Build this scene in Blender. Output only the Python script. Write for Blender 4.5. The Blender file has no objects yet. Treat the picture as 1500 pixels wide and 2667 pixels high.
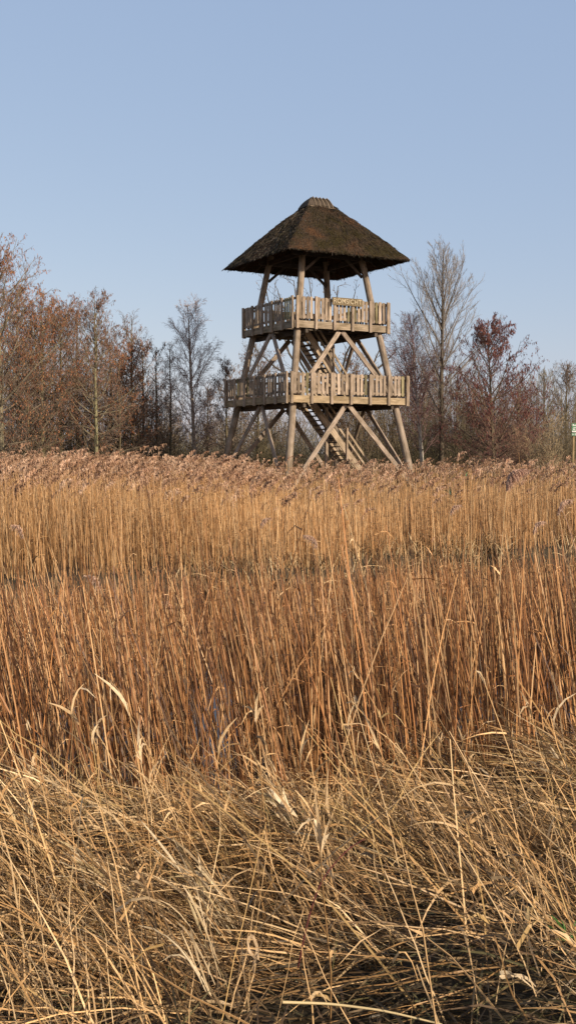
import bpy, math, random
import numpy as np
from mathutils import Vector, Matrix
R = math.radians
rng = np.random.default_rng(7)
random.seed(7)
scn = bpy.context.scene
COL = scn.collection

# ---------------------------------------------------------------- camera
F_PX, PITCH, CAM_Z = 2824.8, -0.0542, 1.95
cam = bpy.data.objects.new("camera", bpy.data.cameras.new("camera"))
COL.objects.link(cam)
cam.location = (0, 0, CAM_Z)
cam.rotation_euler = (math.pi/2 + PITCH, 0, 0)
cam.data.sensor_fit = 'VERTICAL'
cam.data.sensor_height = 36.0
cam.data.lens = 36.0*F_PX/2667.0
cam.data.clip_end = 12000
cam.data.clip_start = 0.1
scn.camera = cam

# ---------------------------------------------------------------- light
SUN_AZ, SUN_EL = 132.0, 25.0        # azimuth clockwise from +Y
world = bpy.data.worlds.new("World"); scn.world = world
world.use_nodes = True
wn = world.node_tree.nodes; wl = world.node_tree.links
sky = wn.new('ShaderNodeTexSky'); sky.sky_type = 'NISHITA'
sky.sun_disc = False
sky.sun_elevation = R(SUN_EL); sky.sun_rotation = R(SUN_AZ)
sky.altitude = 0; sky.air_density = 1.0; sky.dust_density = 1.0; sky.ozone_density = 3.0
bg = wn['Background']; bg.inputs[1].default_value = 0.12
# thin high haze over the clear sky: the sky's own gradient flattened towards a pale blue
vm = wn.new('ShaderNodeVectorMath'); vm.operation = 'MULTIPLY_ADD'
vm.inputs[1].default_value = (.78, .52, .30); vm.inputs[2].default_value = (.230/.12, .326/.12, .525/.12)
wt = wn.new('ShaderNodeTexCoord'); ws = wn.new('ShaderNodeSeparateXYZ'); wm = wn.new('ShaderNodeMapRange')
wm.inputs['From Min'].default_value = .38; wm.inputs['From Max'].default_value = .85      # haze term cut overhead, out of view, to lower the ambient light
wm.inputs['To Min'].default_value = 1; wm.inputs['To Max'].default_value = .15
wv = wn.new('ShaderNodeVectorMath'); wv.operation = 'SCALE'; wv.inputs[0].default_value = vm.inputs[2].default_value
wl.new(wt.outputs['Generated'], ws.inputs[0]); wl.new(ws.outputs['Z'], wm.inputs['Value']); wl.new(wm.outputs[0], wv.inputs['Scale'])
wl.new(wv.outputs[0], vm.inputs[2])
wl.new(sky.outputs[0], vm.inputs[0]); wl.new(vm.outputs[0], bg.inputs[0])
sd = bpy.data.lights.new("sun", 'SUN'); sd.energy = 5.0; sd.angle = R(0.5); sd.color = (1.0, 0.86, 0.68)
sun = bpy.data.objects.new("sun", sd); COL.objects.link(sun)
sv = Vector((math.sin(R(SUN_AZ))*math.cos(R(SUN_EL)), math.cos(R(SUN_AZ))*math.cos(R(SUN_EL)), math.sin(R(SUN_EL))))
sun.rotation_euler = sv.to_track_quat('Z', 'Y').to_euler()
sun.location = (30, -30, 30)
scn.view_settings.view_transform = 'Standard'
scn.view_settings.look = 'None'
scn.view_settings.gamma = 1
scn.view_settings.exposure = 0.0
scn.cycles.max_bounces = 6

# ---------------------------------------------------------------- helpers
def px(x, y, d):
    """world point seen at photo pixel x,y at forward distance d"""
    a = (x-750)/F_PX; b = (1333.5-y)/F_PX
    c, s = math.cos(PITCH), math.sin(PITCH)
    vy = c - b*s; vz = s + b*c
    k = d/vy
    return np.array([a*k, d, CAM_Z + vz*k])

def tag(o, label=None, cat=None, group=None, kind=None):
    if label: o['label'] = label
    if cat: o['category'] = cat
    if group: o['group'] = group
    if kind: o['kind'] = kind
    return o

def empty(name, loc, rz=0):
    o = bpy.data.objects.new(name, None); COL.objects.link(o)
    o.location = loc; o.rotation_euler = (0, 0, rz); o.empty_display_size = .2
    return o

class Acc:
    """collects quads with a colour and a grain coordinate per vertex"""
    def __init__(s): s.v = []; s.q = []; s.c = []; s.g = []; s.n = 0
    def add(s, v, q, c=(1, 1, 1), g=None):
        v = np.asarray(v, dtype=np.float32).reshape(-1, 3); q = np.asarray(q, dtype=np.int64).reshape(-1, 4)
        c = np.asarray(c, dtype=np.float32)
        if c.ndim == 1: c = np.tile(c, (len(v), 1))
        if g is None: g = v
        s.v.append(v); s.q.append(q+s.n); s.c.append(c.reshape(-1, 3)); s.g.append(np.asarray(g, dtype=np.float32).reshape(-1, 3))
        s.n += len(v)
    def mesh(s, name, mat, smooth=False):
        v = np.concatenate(s.v); q = np.concatenate(s.q); c = np.concatenate(s.c); g = np.concatenate(s.g)
        me = bpy.data.meshes.new(name)
        tri = q[:, 3] == q[:, 2]
        me.vertices.add(len(v)); me.vertices.foreach_set('co', v.ravel())
        if tri.any():
            lt = np.where(tri, 3, 4); ls = np.concatenate([[0], np.cumsum(lt)[:-1]])
            mask = np.ones((len(q), 4), bool); mask[tri, 3] = False
            li = q[mask]
        else:
            ls = np.arange(len(q))*4; li = q.ravel()
        me.loops.add(len(li)); me.loops.foreach_set('vertex_index', li.astype(np.int32))
        me.polygons.add(len(q)); me.polygons.foreach_set('loop_start', ls.astype(np.int32))
        me.update(calc_edges=True)
        me.polygons.foreach_set('use_smooth', np.full(len(q), smooth, dtype=bool))
        a = me.attributes.new('Col', 'FLOAT_COLOR', 'POINT')
        a.data.foreach_set('color', np.concatenate([c, np.ones((len(c), 1), np.float32)], 1).ravel())
        b = me.attributes.new('gc', 'FLOAT_VECTOR', 'POINT'); b.data.foreach_set('vector', g.ravel())
        me.materials.append(mat)
        me.validate()
        return me
    def build(s, name, mat, parent=None, smooth=False):
        o = bpy.data.objects.new(name, s.mesh(name, mat, smooth)); COL.objects.link(o)
        if parent: o.parent = parent
        return o

def nrm(v): return v/np.maximum(np.linalg.norm(v, axis=-1, keepdims=True), 1e-9)

def frames(P):
    """tangent and two normals for polylines P[N,K,3]"""
    T = np.gradient(P, axis=1); T = nrm(T)
    ref = np.zeros_like(T); ref[..., 0] = 1
    par = np.abs(T[..., 0:1]) > .85
    ref = np.where(par, np.array([0, 1., 0]), ref)
    A = nrm(np.cross(T, ref)); B = np.cross(T, A)
    return T, A, B

def tubes(acc, P, r, col, sides=3, goff=True):
    """P[N,K,3], r[N,K], col[N,3] or [N,K,3]"""
    N, K, _ = P.shape
    T, A, B = frames(P)
    ph = rng.uniform(0, 6.28, (N, 1, 1))
    ring = []
    for i in range(sides):
        a = ph + 2*math.pi*i/sides
        ring.append(P + (A*np.cos(a)+B*np.sin(a))*r[..., None])
    V = np.stack(ring, 2)                 # N,K,S,3
    idx = np.arange(N*K*sides).reshape(N, K, sides)
    a = idx[:, :-1, :]; b = np.roll(a, -1, 2); d = idx[:, 1:, :]; c = np.roll(d, -1, 2)
    q = np.stack([a, b, c, d], -1).reshape(-1, 4)
    if col.ndim == 2: col = np.repeat(col[:, None, :], K, 1)
    C = np.repeat(col[:, :, None, :], sides, 2)
    L = np.cumsum(np.concatenate([np.zeros((N, 1)), np.linalg.norm(np.diff(P, axis=1), axis=2)], 1), 1)
    off = rng.uniform(0, 50, (N, 1))
    ang = np.arange(sides)*2*math.pi/sides
    G = np.stack([np.broadcast_to(np.cos(ang)*.1, (N, K, sides)) + off[..., None], np.broadcast_to(np.sin(ang)*.1, (N, K, sides)), np.repeat((L+off)[:, :, None], sides, 2)], -1)
    acc.add(V, q, C.reshape(-1, 3), G)

def ribbons(acc, P, w, col, twist=None):
    """flat blades: P[N,K,3], w[N,K] half widths"""
    N, K, _ = P.shape
    T, A, B = frames(P)
    ph = rng.uniform(0, 3.14, (N, 1, 1))
    if twist is not None: ph = ph + twist[:, None, None]*np.linspace(0, 1, K)[None, :, None]
    W = A*np.cos(ph)+B*np.sin(ph)
    V = np.stack([P-W*w[..., None], P+W*w[..., None]], 2)
    idx = np.arange(N*K*2).reshape(N, K, 2)
    q = np.stack([idx[:, :-1, 0], idx[:, :-1, 1], idx[:, 1:, 1], idx[:, 1:, 0]], -1).reshape(-1, 4)
    if col.ndim == 2: col = np.repeat(col[:, None, :], K, 1)
    acc.add(V, q, np.repeat(col[:, :, None, :], 2, 2).reshape(-1, 3))

def beam(acc, p0, p1, w, h, col=(1, 1, 1), up=(0, 0, 1), bev=0.0, taper=None, nseg=1, warp=0):
    """rectangular timber from p0 to p1, w across, h along 'up'"""
    p0 = np.array(p0, float); p1 = np.array(p1, float); d = nrm(p1-p0); up = np.array(up, float)
    s = np.cross(d, up)
    if np.linalg.norm(s) < 1e-4: s = np.cross(d, np.array([0, 1., 0]))
    s = nrm(s); u = np.cross(s, d)
    L = np.linalg.norm(p1-p0); b = min(w, h)*.12 if bev == 0 else bev
    w2, h2 = w/2, h/2
    prof = np.array([(-w2+b, -h2), (w2-b, -h2), (w2, -h2+b), (w2, h2-b), (w2-b, h2), (-w2+b, h2), (-w2, h2-b), (-w2, -h2+b)])
    K = nseg+1; off = random.uniform(0, 50)
    V = []; G = []
    for k in range(K):
        t = k/(K-1)
        c = p0+(p1-p0)*t
        if warp and 0 < k < K-1: c = c+s*random.uniform(-warp, warp)+u*random.uniform(-warp, warp)
        for x, y in prof:
            V.append(c+s*x+u*y); G.append((x+off, y, t*L+off))
    n = 8; q = []
    for k in range(K-1):
        for i in range(n):
            j = (i+1) % n
            q.append((k*n+i, k*n+j, (k+1)*n+j, (k+1)*n+i))
    for base, rev in ((0, True), ((K-1)*n, False)):
        for tri in ((0, 1, 2, 3), (0, 3, 4, 7), (4, 5, 6, 7)):
            f = [base+i for i in tri]
            q.append(tuple(reversed(f)) if rev else tuple(f))
    acc.add(V, q, col, G)

def log(acc, p0, p1, r0, r1, col=(1, 1, 1), sides=14, nseg=10, wob=.01):
    p0 = np.array(p0, float); p1 = np.array(p1, float)
    t = np.linspace(0, 1, nseg+1)[:, None]
    P = p0+(p1-p0)*t
    P[1:-1] += rng.normal(0, wob, (nseg-1, 3))
    r = (r0+(r1-r0)*t[:, 0])*(1+rng.normal(0, .015, nseg+1))
    n0 = acc.n
    tubes(acc, P[None], r[None], np.array([col], float), sides)
    # caps
    for k, rev in ((0, 1), (nseg, 0)):
        ids = [k*sides+i for i in range(sides)]
        c = [P[k]]; V = [P[k]]; base = acc.v[-1] if False else None
    V = acc.v[-1]
    for k in (0, nseg):
        ringv = V[k*sides:(k+1)*sides]
        vs = np.concatenate([[P[k]], ringv]); qs = [(0, 1+i, 1+(i+1) % sides, 1+(i+1) % sides) for i in range(sides)]
        acc.add(vs, qs, col, vs)

def vnoise(x, y, s=1.0, seed=0):
    x = np.asarray(x)*s; y = np.asarray(y)*s
    xi = np.floor(x); yi = np.floor(y); fx = x-xi; fy = y-yi
    fx = fx*fx*(3-2*fx); fy = fy*fy*(3-2*fy)
    def h(a, b):
        v = np.sin(a*127.1+b*311.7+seed*74.7)*43758.5453
        return v-np.floor(v)
    return (h(xi, yi)*(1-fx)+h(xi+1, yi)*fx)*(1-fy)+(h(xi, yi+1)*(1-fx)+h(xi+1, yi+1)*fx)*fy

def smooth(a, b, x):
    t = np.clip((x-a)/(b-a), 0, 1); return t*t*(3-2*t)

# ---------------------------------------------------------------- materials
def newmat(name):
    m = bpy.data.materials.new(name); m.use_nodes = True
    return m, m.node_tree.nodes, m.node_tree.links, m.node_tree.nodes['Principled BSDF']

def attr_mat(name, rough=.6, bump=0, nscale=(60, 60, 5), lo=.7, hi=1.15, spec=.3, trans=0.0, sub=None):
    m, n, l, b = newmat(name)
    a = n.new('ShaderNodeAttribute'); a.attribute_name = 'Col'
    g = n.new('ShaderNodeAttribute'); g.attribute_name = 'gc'
    mp = n.new('ShaderNodeMapping'); mp.inputs['Scale'].default_value = nscale
    l.new(g.outputs['Vector'], mp.inputs['Vector'])
    t = n.new('ShaderNodeTexNoise'); t.inputs['Scale'].default_value = 1; t.inputs['Detail'].default_value = 4
    l.new(mp.outputs[0], t.inputs['Vector'])
    mr = n.new('ShaderNodeMapRange'); mr.inputs['From Min'].default_value = .3; mr.inputs['From Max'].default_value = .7
    mr.inputs['To Min'].default_value = lo; mr.inputs['To Max'].default_value = hi
    l.new(t.outputs[0], mr.inputs['Value'])
    mx = n.new('ShaderNodeVectorMath'); mx.operation = 'SCALE'
    l.new(a.outputs['Color'], mx.inputs[0]); l.new(mr.outputs[0], mx.inputs['Scale'])
    l.new(mx.outputs[0], b.inputs['Base Color'])
    b.inputs['Roughness'].default_value = rough
    b.inputs['Specular IOR Level'].default_value = spec
    if bump:
        bp = n.new('ShaderNodeBump'); bp.inputs['Strength'].default_value = bump; bp.inputs['Distance'].default_value = .01
        l.new(t.outputs[0], bp.inputs['Height']); l.new(bp.outputs[0], b.inputs['Normal'])
    if trans:
        o = n['Material Output']; tr = n.new('ShaderNodeBsdfTranslucent'); ms = n.new('ShaderNodeMixShader')
        ms.inputs[0].default_value = trans
        l.new(mx.outputs[0], tr.inputs[0]); l.new(b.outputs[0], ms.inputs[1]); l.new(tr.outputs[0], ms.inputs[2]); l.new(ms.outputs[0], o.inputs[0])
    return m

M_reed = attr_mat('dry_reed', .5, nscale=(40, 40, 9), lo=.78, hi=1.15, spec=.35)
M_plume = attr_mat('reed_plume', .8, nscale=(30, 30, 30), lo=.8, hi=1.1, spec=.1, trans=.25)
M_leaf = attr_mat('dry_leaf', .5, nscale=(90, 90, 90), lo=.75, hi=1.15, spec=.35, trans=.15)
M_bark = attr_mat('bark', .85, bump=.5, nscale=(30, 30, 4), lo=.6, hi=1.25, spec=.1)
M_twig = attr_mat('twigs', .7, nscale=(8, 8, 8), lo=.85, hi=1.1, spec=.15)
M_catkin = attr_mat('catkins', .8, nscale=(8, 8, 8), lo=.8, hi=1.1, spec=.1)

def wood_mat(name):
    m, n, l, b = newmat(name)
    a = n.new('ShaderNodeAttribute'); a.attribute_name = 'Col'
    g = n.new('ShaderNodeAttribute'); g.attribute_name = 'gc'
    mp = n.new('ShaderNodeMapping'); mp.inputs['Scale'].default_value = (45, 45, 1.6)
    l.new(g.outputs['Vector'], mp.inputs['Vector'])
    t = n.new('ShaderNodeTexNoise'); t.inputs['Scale'].default_value = 1; t.inputs['Detail'].default_value = 6; t.inputs['Roughness'].default_value = .65
    l.new(mp.outputs[0], t.inputs['Vector'])
    cr = n.new('ShaderNodeValToRGB')
    cr.color_ramp.elements[0].position = .3; cr.color_ramp.elements[0].color = (.36, .30, .24, 1)
    cr.color_ramp.elements[1].position = .62; cr.color_ramp.elements[1].color = (1.05, 1.02, .98, 1)
    l.new(t.outputs[0], cr.inputs[0])
    # patches: damp dark / greenish
    mp2 = n.new('ShaderNodeMapping'); mp2.inputs['Scale'].default_value = (4, 4, 2.2)
    l.new(g.outputs['Vector'], mp2.inputs['Vector'])
    t2 = n.new('ShaderNodeTexNoise'); t2.inputs['Scale'].default_value = 1; t2.inputs['Detail'].default_value = 5
    l.new(mp2.outputs[0], t2.inputs['Vector'])
    cr2 = n.new('ShaderNodeValToRGB')
    cr2.color_ramp.elements[0].position = .34; cr2.color_ramp.elements[0].color = (.66, .63, .55, 1)
    cr2.color_ramp.elements[1].position = .6; cr2.color_ramp.elements[1].color = (1.08, 1.05, 1.0, 1)
    l.new(t2.outputs[0], cr2.inputs[0])
    m1 = n.new('ShaderNodeMix'); m1.data_type = 'RGBA'; m1.blend_type = 'MULTIPLY'; m1.inputs[0].default_value = 1
    l.new(a.outputs['Color'], m1.inputs[6]); l.new(cr.outputs[0], m1.inputs[7])
    m2 = n.new('ShaderNodeMix'); m2.data_type = 'RGBA'; m2.blend_type = 'MULTIPLY'; m2.inputs[0].default_value = 1
    l.new(m1.outputs[2], m2.inputs[6]); l.new(cr2.outputs[0], m2.inputs[7])
    l.new(m2.outputs[2], b.inputs['Base Color'])
    b.inputs['Roughness'].default_value = .8; b.inputs['Specular IOR Level'].default_value = .2
    bp = n.new('ShaderNodeBump'); bp.inputs['Strength'].default_value = .5; bp.inputs['Distance'].default_value = .01
    l.new(t.outputs[0], bp.inputs['Height']); l.new(bp.outputs[0], b.inputs['Normal'])
    return m
M_wood = wood_mat('weathered_wood')

def thatch_mat():
    m, n, l, b = newmat('thatch')
    tc = n.new('ShaderNodeTexCoord')
    mp = n.new('ShaderNodeMapping'); mp.inputs['Scale'].default_value = (22, 22, 9)
    l.new(tc.outputs['Object'], mp.inputs['Vector'])
    t = n.new('ShaderNodeTexNoise'); t.inputs['Scale'].default_value = 1; t.inputs['Detail'].default_value = 7; t.inputs['Roughness'].default_value = .75
    l.new(mp.outputs[0], t.inputs['Vector'])
    cr = n.new('ShaderNodeValToRGB')
    e = cr.color_ramp.elements
    e[0].position = .36; e[0].color = (.018, .013, .009, 1)
    e[1].position = .66; e[1].color = (.13, .095, .065, 1)
    k = e.new(.5); k.color = (.048, .035, .025, 1)
    l.new(t.outputs[0], cr.inputs[0])
    t2 = n.new('ShaderNodeTexNoise'); t2.inputs['Scale'].default_value = .9; t2.inputs['Detail'].default_value = 4
    l.new(tc.outputs['Object'], t2.inputs['Vector'])
    cr2 = n.new('ShaderNodeValToRGB')
    e = cr2.color_ramp.elements
    e[0].position = .38; e[0].color = (.66, .70, .46, 1)
    e[1].position = .64; e[1].color = (1.45, 1.08, .85, 1)
    k = e.new(.52); k.color = (.95, .9, .85, 1)
    l.new(t2.outputs[0], cr2.inputs[0])
    m1 = n.new('ShaderNodeMix'); m1.data_type = 'RGBA'; m1.blend_type = 'MULTIPLY'; m1.inputs[0].default_value = 1
    l.new(cr.outputs[0], m1.inputs[6]); l.new(cr2.outputs[0], m1.inputs[7])
    l.new(m1.outputs[2], b.inputs['Base Color'])
    b.inputs['Roughness'].default_value = .95; b.inputs['Specular IOR Level'].default_value = .05
    bp = n.new('ShaderNodeBump'); bp.inputs['Strength'].default_value = 1; bp.inputs['Distance'].default_value = .05
    l.new(t.outputs[0], bp.inputs['Height']); l.new(bp.outputs[0], b.inputs['Normal'])
    return m
M_thatch = thatch_mat()

def ground_mat():
    m, n, l, b = newmat('marsh_soil')
    tc = n.new('ShaderNodeTexCoord')
    t = n.new('ShaderNodeTexNoise'); t.inputs['Scale'].default_value = 3; t.inputs['Detail'].default_value = 8
    l.new(tc.outputs['Object'], t.inputs['Vector'])
    cr = n.new('ShaderNodeValToRGB')
    cr.color_ramp.elements[0].position = .35; cr.color_ramp.elements[0].color = (.028, .022, .012, 1)
    cr.color_ramp.elements[1].position = .7; cr.color_ramp.elements[1].color = (.075, .055, .03, 1)
    l.new(t.outputs[0], cr.inputs[0]); l.new(cr.outputs[0], b.inputs['Base Color'])
    b.inputs['Roughness'].default_value = .95
    bp = n.new('ShaderNodeBump'); bp.inputs['Strength'].default_value = .8; bp.inputs['Distance'].default_value = .05
    l.new(t.outputs[0], bp.inputs['Height']); l.new(bp.outputs[0], b.inputs['Normal'])
    return m
M_ground = ground_mat()

def water_mat():
    m, n, l, b = newmat('ditch_water')
    b.inputs['Base Color'].default_value = (.012, .009, .006, 1)
    b.inputs['Roughness'].default_value = .06; b.inputs['Specular IOR Level'].default_value = .35; b.inputs['IOR'].default_value = 1.33
    tc = n.new('ShaderNodeTexCoord')
    t = n.new('ShaderNodeTexNoise'); t.inputs['Scale'].default_value = 5; t.inputs['Detail'].default_value = 3
    l.new(tc.outputs['Object'], t.inputs['Vector'])
    bp = n.new('ShaderNodeBump'); bp.inputs['Strength'].default_value = .12; bp.inputs['Distance'].default_value = .02
    l.new(t.outputs[0], bp.inputs['Height']); l.new(bp.outputs[0], b.inputs['Normal'])
    return m
M_water = water_mat()

def flat_mat(name, c, rough=.5):
    m, n, l, b = newmat(name)
    tc = n.new('ShaderNodeTexCoord'); t = n.new('ShaderNodeTexNoise'); t.inputs['Scale'].default_value = 12; t.inputs['Detail'].default_value = 4
    l.new(tc.outputs['Object'], t.inputs['Vector'])
    mr = n.new('ShaderNodeMapRange'); mr.inputs['To Min'].default_value = .75; mr.inputs['To Max'].default_value = 1.15
    l.new(t.outputs[0], mr.inputs['Value'])
    mx = n.new('ShaderNodeVectorMath'); mx.operation = 'SCALE'; mx.inputs[0].default_value = c
    l.new(mr.outputs[0], mx.inputs['Scale']); l.new(mx.outputs[0], b.inputs['Base Color'])
    b.inputs['Roughness'].default_value = rough
    return m
M_sgreen = flat_mat('sign_green', (.10, .25, .14), .4)
M_swhite = flat_mat('sign_white', (.75, .75, .7), .4)
M_groove = flat_mat('carved_groove', (.10, .07, .04), .9)
M_letter = flat_mat('letter_face', (.50, .41, .27), .8)

# ---------------------------------------------------------------- ground and water
WATER_Z = -0.30
def near_edge(x): return 5.95 + .33*np.clip(x, -6, 8) + .8*(vnoise(x, x*0+3, .9, 5)-.5)
def far_edge(x): return 18.7 + 2.0*(vnoise(x, x*0+9, .55, 6)-.5) + .9*(vnoise(x, x*0+4, 2.1, 8)-.5) + .62*np.clip(x, -6, 7)
def gz(x, y):
    x = np.asarray(x, float); y = np.asarray(y, float)
    e1 = near_edge(x); e2 = far_edge(x)
    near = .34 - .30*smooth(1.5, 7.5, y) + .32*(vnoise(x, y, 1.1, 1)-.5) + .10*(vnoise(x, y, 2.7, 2)-.5)
    far = .02 + .10*(vnoise(x, y, .8, 3)-.5)
    inside = smooth(e1-.2, e1+.7, y)*(1-smooth(e2-.5, e2+.1, y))
    base = np.where(y < 12, near, far)
    base = np.where(y > 130, base-.0*y, base)
    fl = -.62 + .35*(vnoise(x, y, .9, 4)) 
    return base*(1-inside)+fl*inside

def lines(lo, hi, step, far, ratio):
    a = list(np.arange(lo, hi, step)); s = step; x = a[-1]
    while x < far: s *= ratio; x += s; a.append(x)
    return a
ys = np.array(sorted([-v for v in lines(2, 2.1, .3, 3000, 1.35)] + lines(-1.9, 26, .14, 6000, 1.12)))
hx = lines(0, 8, .16, 4000, 1.14); xs = np.array(sorted(set([-v for v in hx]+hx)))
X, Y = np.meshgrid(xs, ys); Z = gz(X, Y)
acc = Acc(); idx = np.arange(X.size).reshape(X.shape)
acc.add(np.stack([X, Y, Z], -1), np.stack([idx[:-1, :-1], idx[:-1, 1:], idx[1:, 1:], idx[1:, :-1]], -1))
tag(acc.build('ground', M_ground, smooth=True), kind='structure')
acc = Acc()
wx = np.linspace(-60, 60, 2); V = [(-60, -18.0, WATER_Z), (60, 6, WATER_Z), (60, 24, WATER_Z), (-60, 24, WATER_Z)]
V = [(-60, 3.2, WATER_Z), (60, 3.2, WATER_Z), (60, 26, WATER_Z), (-60, 26, WATER_Z)]
acc.add(V, [(0, 1, 2, 3)]); tag(acc.build('water', M_water), kind='structure')

# ---------------------------------------------------------------- reeds
def pick(cols, n, jit=.12):
    cols = np.array(cols); c = cols[rng.integers(0, len(cols), n)]
    return np.clip(c*(1+rng.normal(0, jit, (n, 1))), .005, 1)

GOLD = [(.54, .31, .135), (.60, .365, .17), (.46, .25, .105), (.64, .43, .23), (.38, .20, .08)]
RUST = [(.42, .195, .072), (.50, .255, .10), (.26, .115, .045), (.60, .34, .15), (.12, .058, .028), (.38, .17, .065), (.66, .42, .21), (.20, .09, .038), (.09, .045, .024)]  # darkest browns stand in for the shade deep among the stems
STRAW = [(.70, .45, .21), (.60, .36, .155), (.80, .57, .31), (.44, .255, .105), (.54, .36, .15), (.22, .13, .055), (.72, .48, .24), (.14, .09, .045)]
PLUME = [(.60, .39, .26), (.50, .32, .21), (.70, .49, .34), (.40, .24, .15)]

def stem_lines(bx, by, bz, h, lean_az, lean, bow, K=5):
    """polylines: lean = horizontal offset fraction of h at tip; bow = extra curvature"""
    N = len(bx); t = np.linspace(0, 1, K)[None, :]
    off = h[:, None]*(lean[:, None]*t + bow[:, None]*t**2)
    zz = h[:, None]*t*np.sqrt(np.clip(1-(lean[:, None]+bow[:, None]*t)**2*.85, .05, 1))
    P = np.zeros((N, K, 3))
    P[..., 0] = bx[:, None]+np.cos(lean_az)[:, None]*off
    P[..., 1] = by[:, None]+np.sin(lean_az)[:, None]*off
    P[..., 2] = bz[:, None]+zz
    return P

def add_plumes(acc, tips, dirs, length, nstr, w, cols):
    """drooping feathery panicle at each tip; dirs = nod direction (unit xy)"""
    N = len(tips)
    if N == 0: return
    u = rng.uniform(0, 1, (N, nstr))**.8                 # along the axis, 0 = base
    L = length[:, None]
    ax = np.zeros((N, nstr, 3))
    ax[..., 0] = dirs[:, 0:1]*u**2*L*.55; ax[..., 1] = dirs[:, 1:2]*u**2*L*.55; ax[..., 2] = (u*.92-.35*u**2)*L
    base = tips[:, None, :]+ax
    a = rng.uniform(0, 6.28, (N, nstr)); rad = L*(.10+.15*np.sin(np.clip(u, .08, .92)*3.14))*rng.uniform(.5, 1.1, (N, nstr))
    out = np.stack([np.cos(a)*.7+dirs[:, 0:1]*.6, np.sin(a)*.7+dirs[:, 1:2]*.6, np.zeros_like(a)], -1)
    p1 = base + out*rad[..., None]*.6 + np.array([0, 0, 1.])*(rad*.9)[..., None]
    p2 = base + out*rad[..., None]*1.1 + np.array([0, 0, 1.])*(rad*.5*rng.uniform(-.9, 1.6, rad.shape))[..., None]
    P = np.stack([base, p1, p2], 2).reshape(N*nstr, 3, 3)
    ww = np.tile(np.array([.5, 1.0, .25])[None]*w, (N*nstr, 1))
    ribbons(acc, P, ww, np.repeat(cols, nstr, 0)*rng.uniform(.8, 1.2, (N*nstr, 1)))

def tip_dir(P):
    d = P[:, -1, :2]-P[:, 0, :2]; d = d/np.maximum(np.linalg.norm(d, axis=1, keepdims=True), 1e-6)*.6+np.array([[.9, .2]]); return d/np.maximum(np.linalg.norm(d, axis=1, keepdims=True), 1e-6)

def side_leaves(acc, P, frac, lmin, lmax, w, cols, K=4):
    n = int(len(P)*frac)
    if n == 0: return
    ids = rng.integers(0, len(P), n)
    t = rng.uniform(.2, .95, n); k = P.shape[1]-1
    i0 = np.minimum((t*k).astype(int), k-1); f = t*k-i0
    p = P[ids, i0]*(1-f[:, None])+P[ids, i0+1]*f[:, None]
    L = rng.uniform(lmin, lmax, n); az = rng.uniform(0, 6.28, n); el = rng.uniform(.2, 1.2, n)
    s = np.linspace(0, 1, K)[None, :]
    hor = L[:, None]*s*np.cos(el)[:, None]; z = L[:, None]*(s*np.sin(el)[:, None]-rng.uniform(.3, 1.6, n)[:, None]*s**2*.8)
    Q = np.stack([p[:, 0:1]+np.cos(az)[:, None]*hor, p[:, 1:2]+np.sin(az)[:, None]*hor, p[:, 2:3]+z], -1)
    ribbons(acc, Q, w*np.linspace(1, .15, K)[None]*rng.uniform(.6, 1.3, (n, 1)), cols(n), twist=rng.normal(0, 1.2, n))

def scatter(y0, y1, dens, margin=1.5, ratio=.2655):
    """uniform points in the viewed wedge (with margin both sides)"""
    ymax_w = ratio*y1+margin
    n = int(dens*(y1-y0)*2*ymax_w)
    x = rng.uniform(-ymax_w, ymax_w, n); y = rng.uniform(y0, y1, n)
    k = np.abs(x) < ratio*y+margin
    return x[k], y[k]

# far reed field -------------------------------------------------
TOWER_C = np.array([1.2605, 51.56])
def far_field(name, y0, y1, dens, hm, hs, rad, pf, nstr, label, seed):
    acc = Acc(); pl = Acc()
    x, y = scatter(y0, y1, dens, 2.5)
    keep = y > far_edge(x)-.15
    keep &= vnoise(x, y, .9, seed) + rng.uniform(0, .5, len(x)) > .42
    keep &= rng.random(len(x)) < (1-.5*smooth(2.5, 6, y-far_edge(x))*(y < 30))*(1-.6*smooth(-1.4, .2, x*25/y)*smooth(1.5, 4, y-far_edge(x)))
    x, y = x[keep], y[keep]; z = gz(x, y); n = len(x)
    rise = smooth(far_edge(x), far_edge(x)+5, y)
    hcl = vnoise(x, y, .35, seed+2)
    u_ = x*25/np.maximum(y, 20); drop = .06*smooth(-4.5, -1.8, u_)+.20*smooth(-1.8, -.3, u_)*(1-.6*smooth(3.0, 4.5, u_))
    h = (hm-.10*(1-rise)+.34*(hcl-.5)-drop) + rng.normal(0, hs, n)
    cut = rng.random(n) < .28; h += np.where(rng.random(n) < .07, rng.uniform(.05, .22, n), 0)
    h = np.where(cut, h*rng.uniform(.35, .95, n), h)
    az = rng.normal(math.pi, 1.3, n); lean = np.abs(rng.normal(.03, .05, n)); bow = np.abs(rng.normal(.02, .03, n))
    P = stem_lines(x, y, z, h, az, lean, bow, 4)
    r = np.ones((n, 4))*rad*np.array([1, .95, .8, .5])*rng.uniform(.7, 1.3, (n, 1))
    tone = vnoise(x, y, .25, seed+7)[:, None]
    c = pick(GOLD, n)*(.85+.3*tone)
    tubes(acc, P, r, c)
    side_leaves(acc, P, .6, .12, .4, rad*1.3, lambda k: pick(GOLD, k))
    o = acc.build(name, M_reed)
    tag(o, label, 'reeds', kind='stuff')
    hp = (~cut) & (rng.random(n) < pf*(.10+.90*smooth(far_edge(x)+1.5, far_edge(x)+6, y)))
    Q = P[hp]
    add_plumes(pl, Q[:, -1]-np.array([0, 0, .05]), tip_dir(Q), rng.uniform(.24, .44, len(Q)), nstr, .013, pick(PLUME, len(Q)))
    q = pl.build('plume', M_plume, o)
    return o
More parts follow.
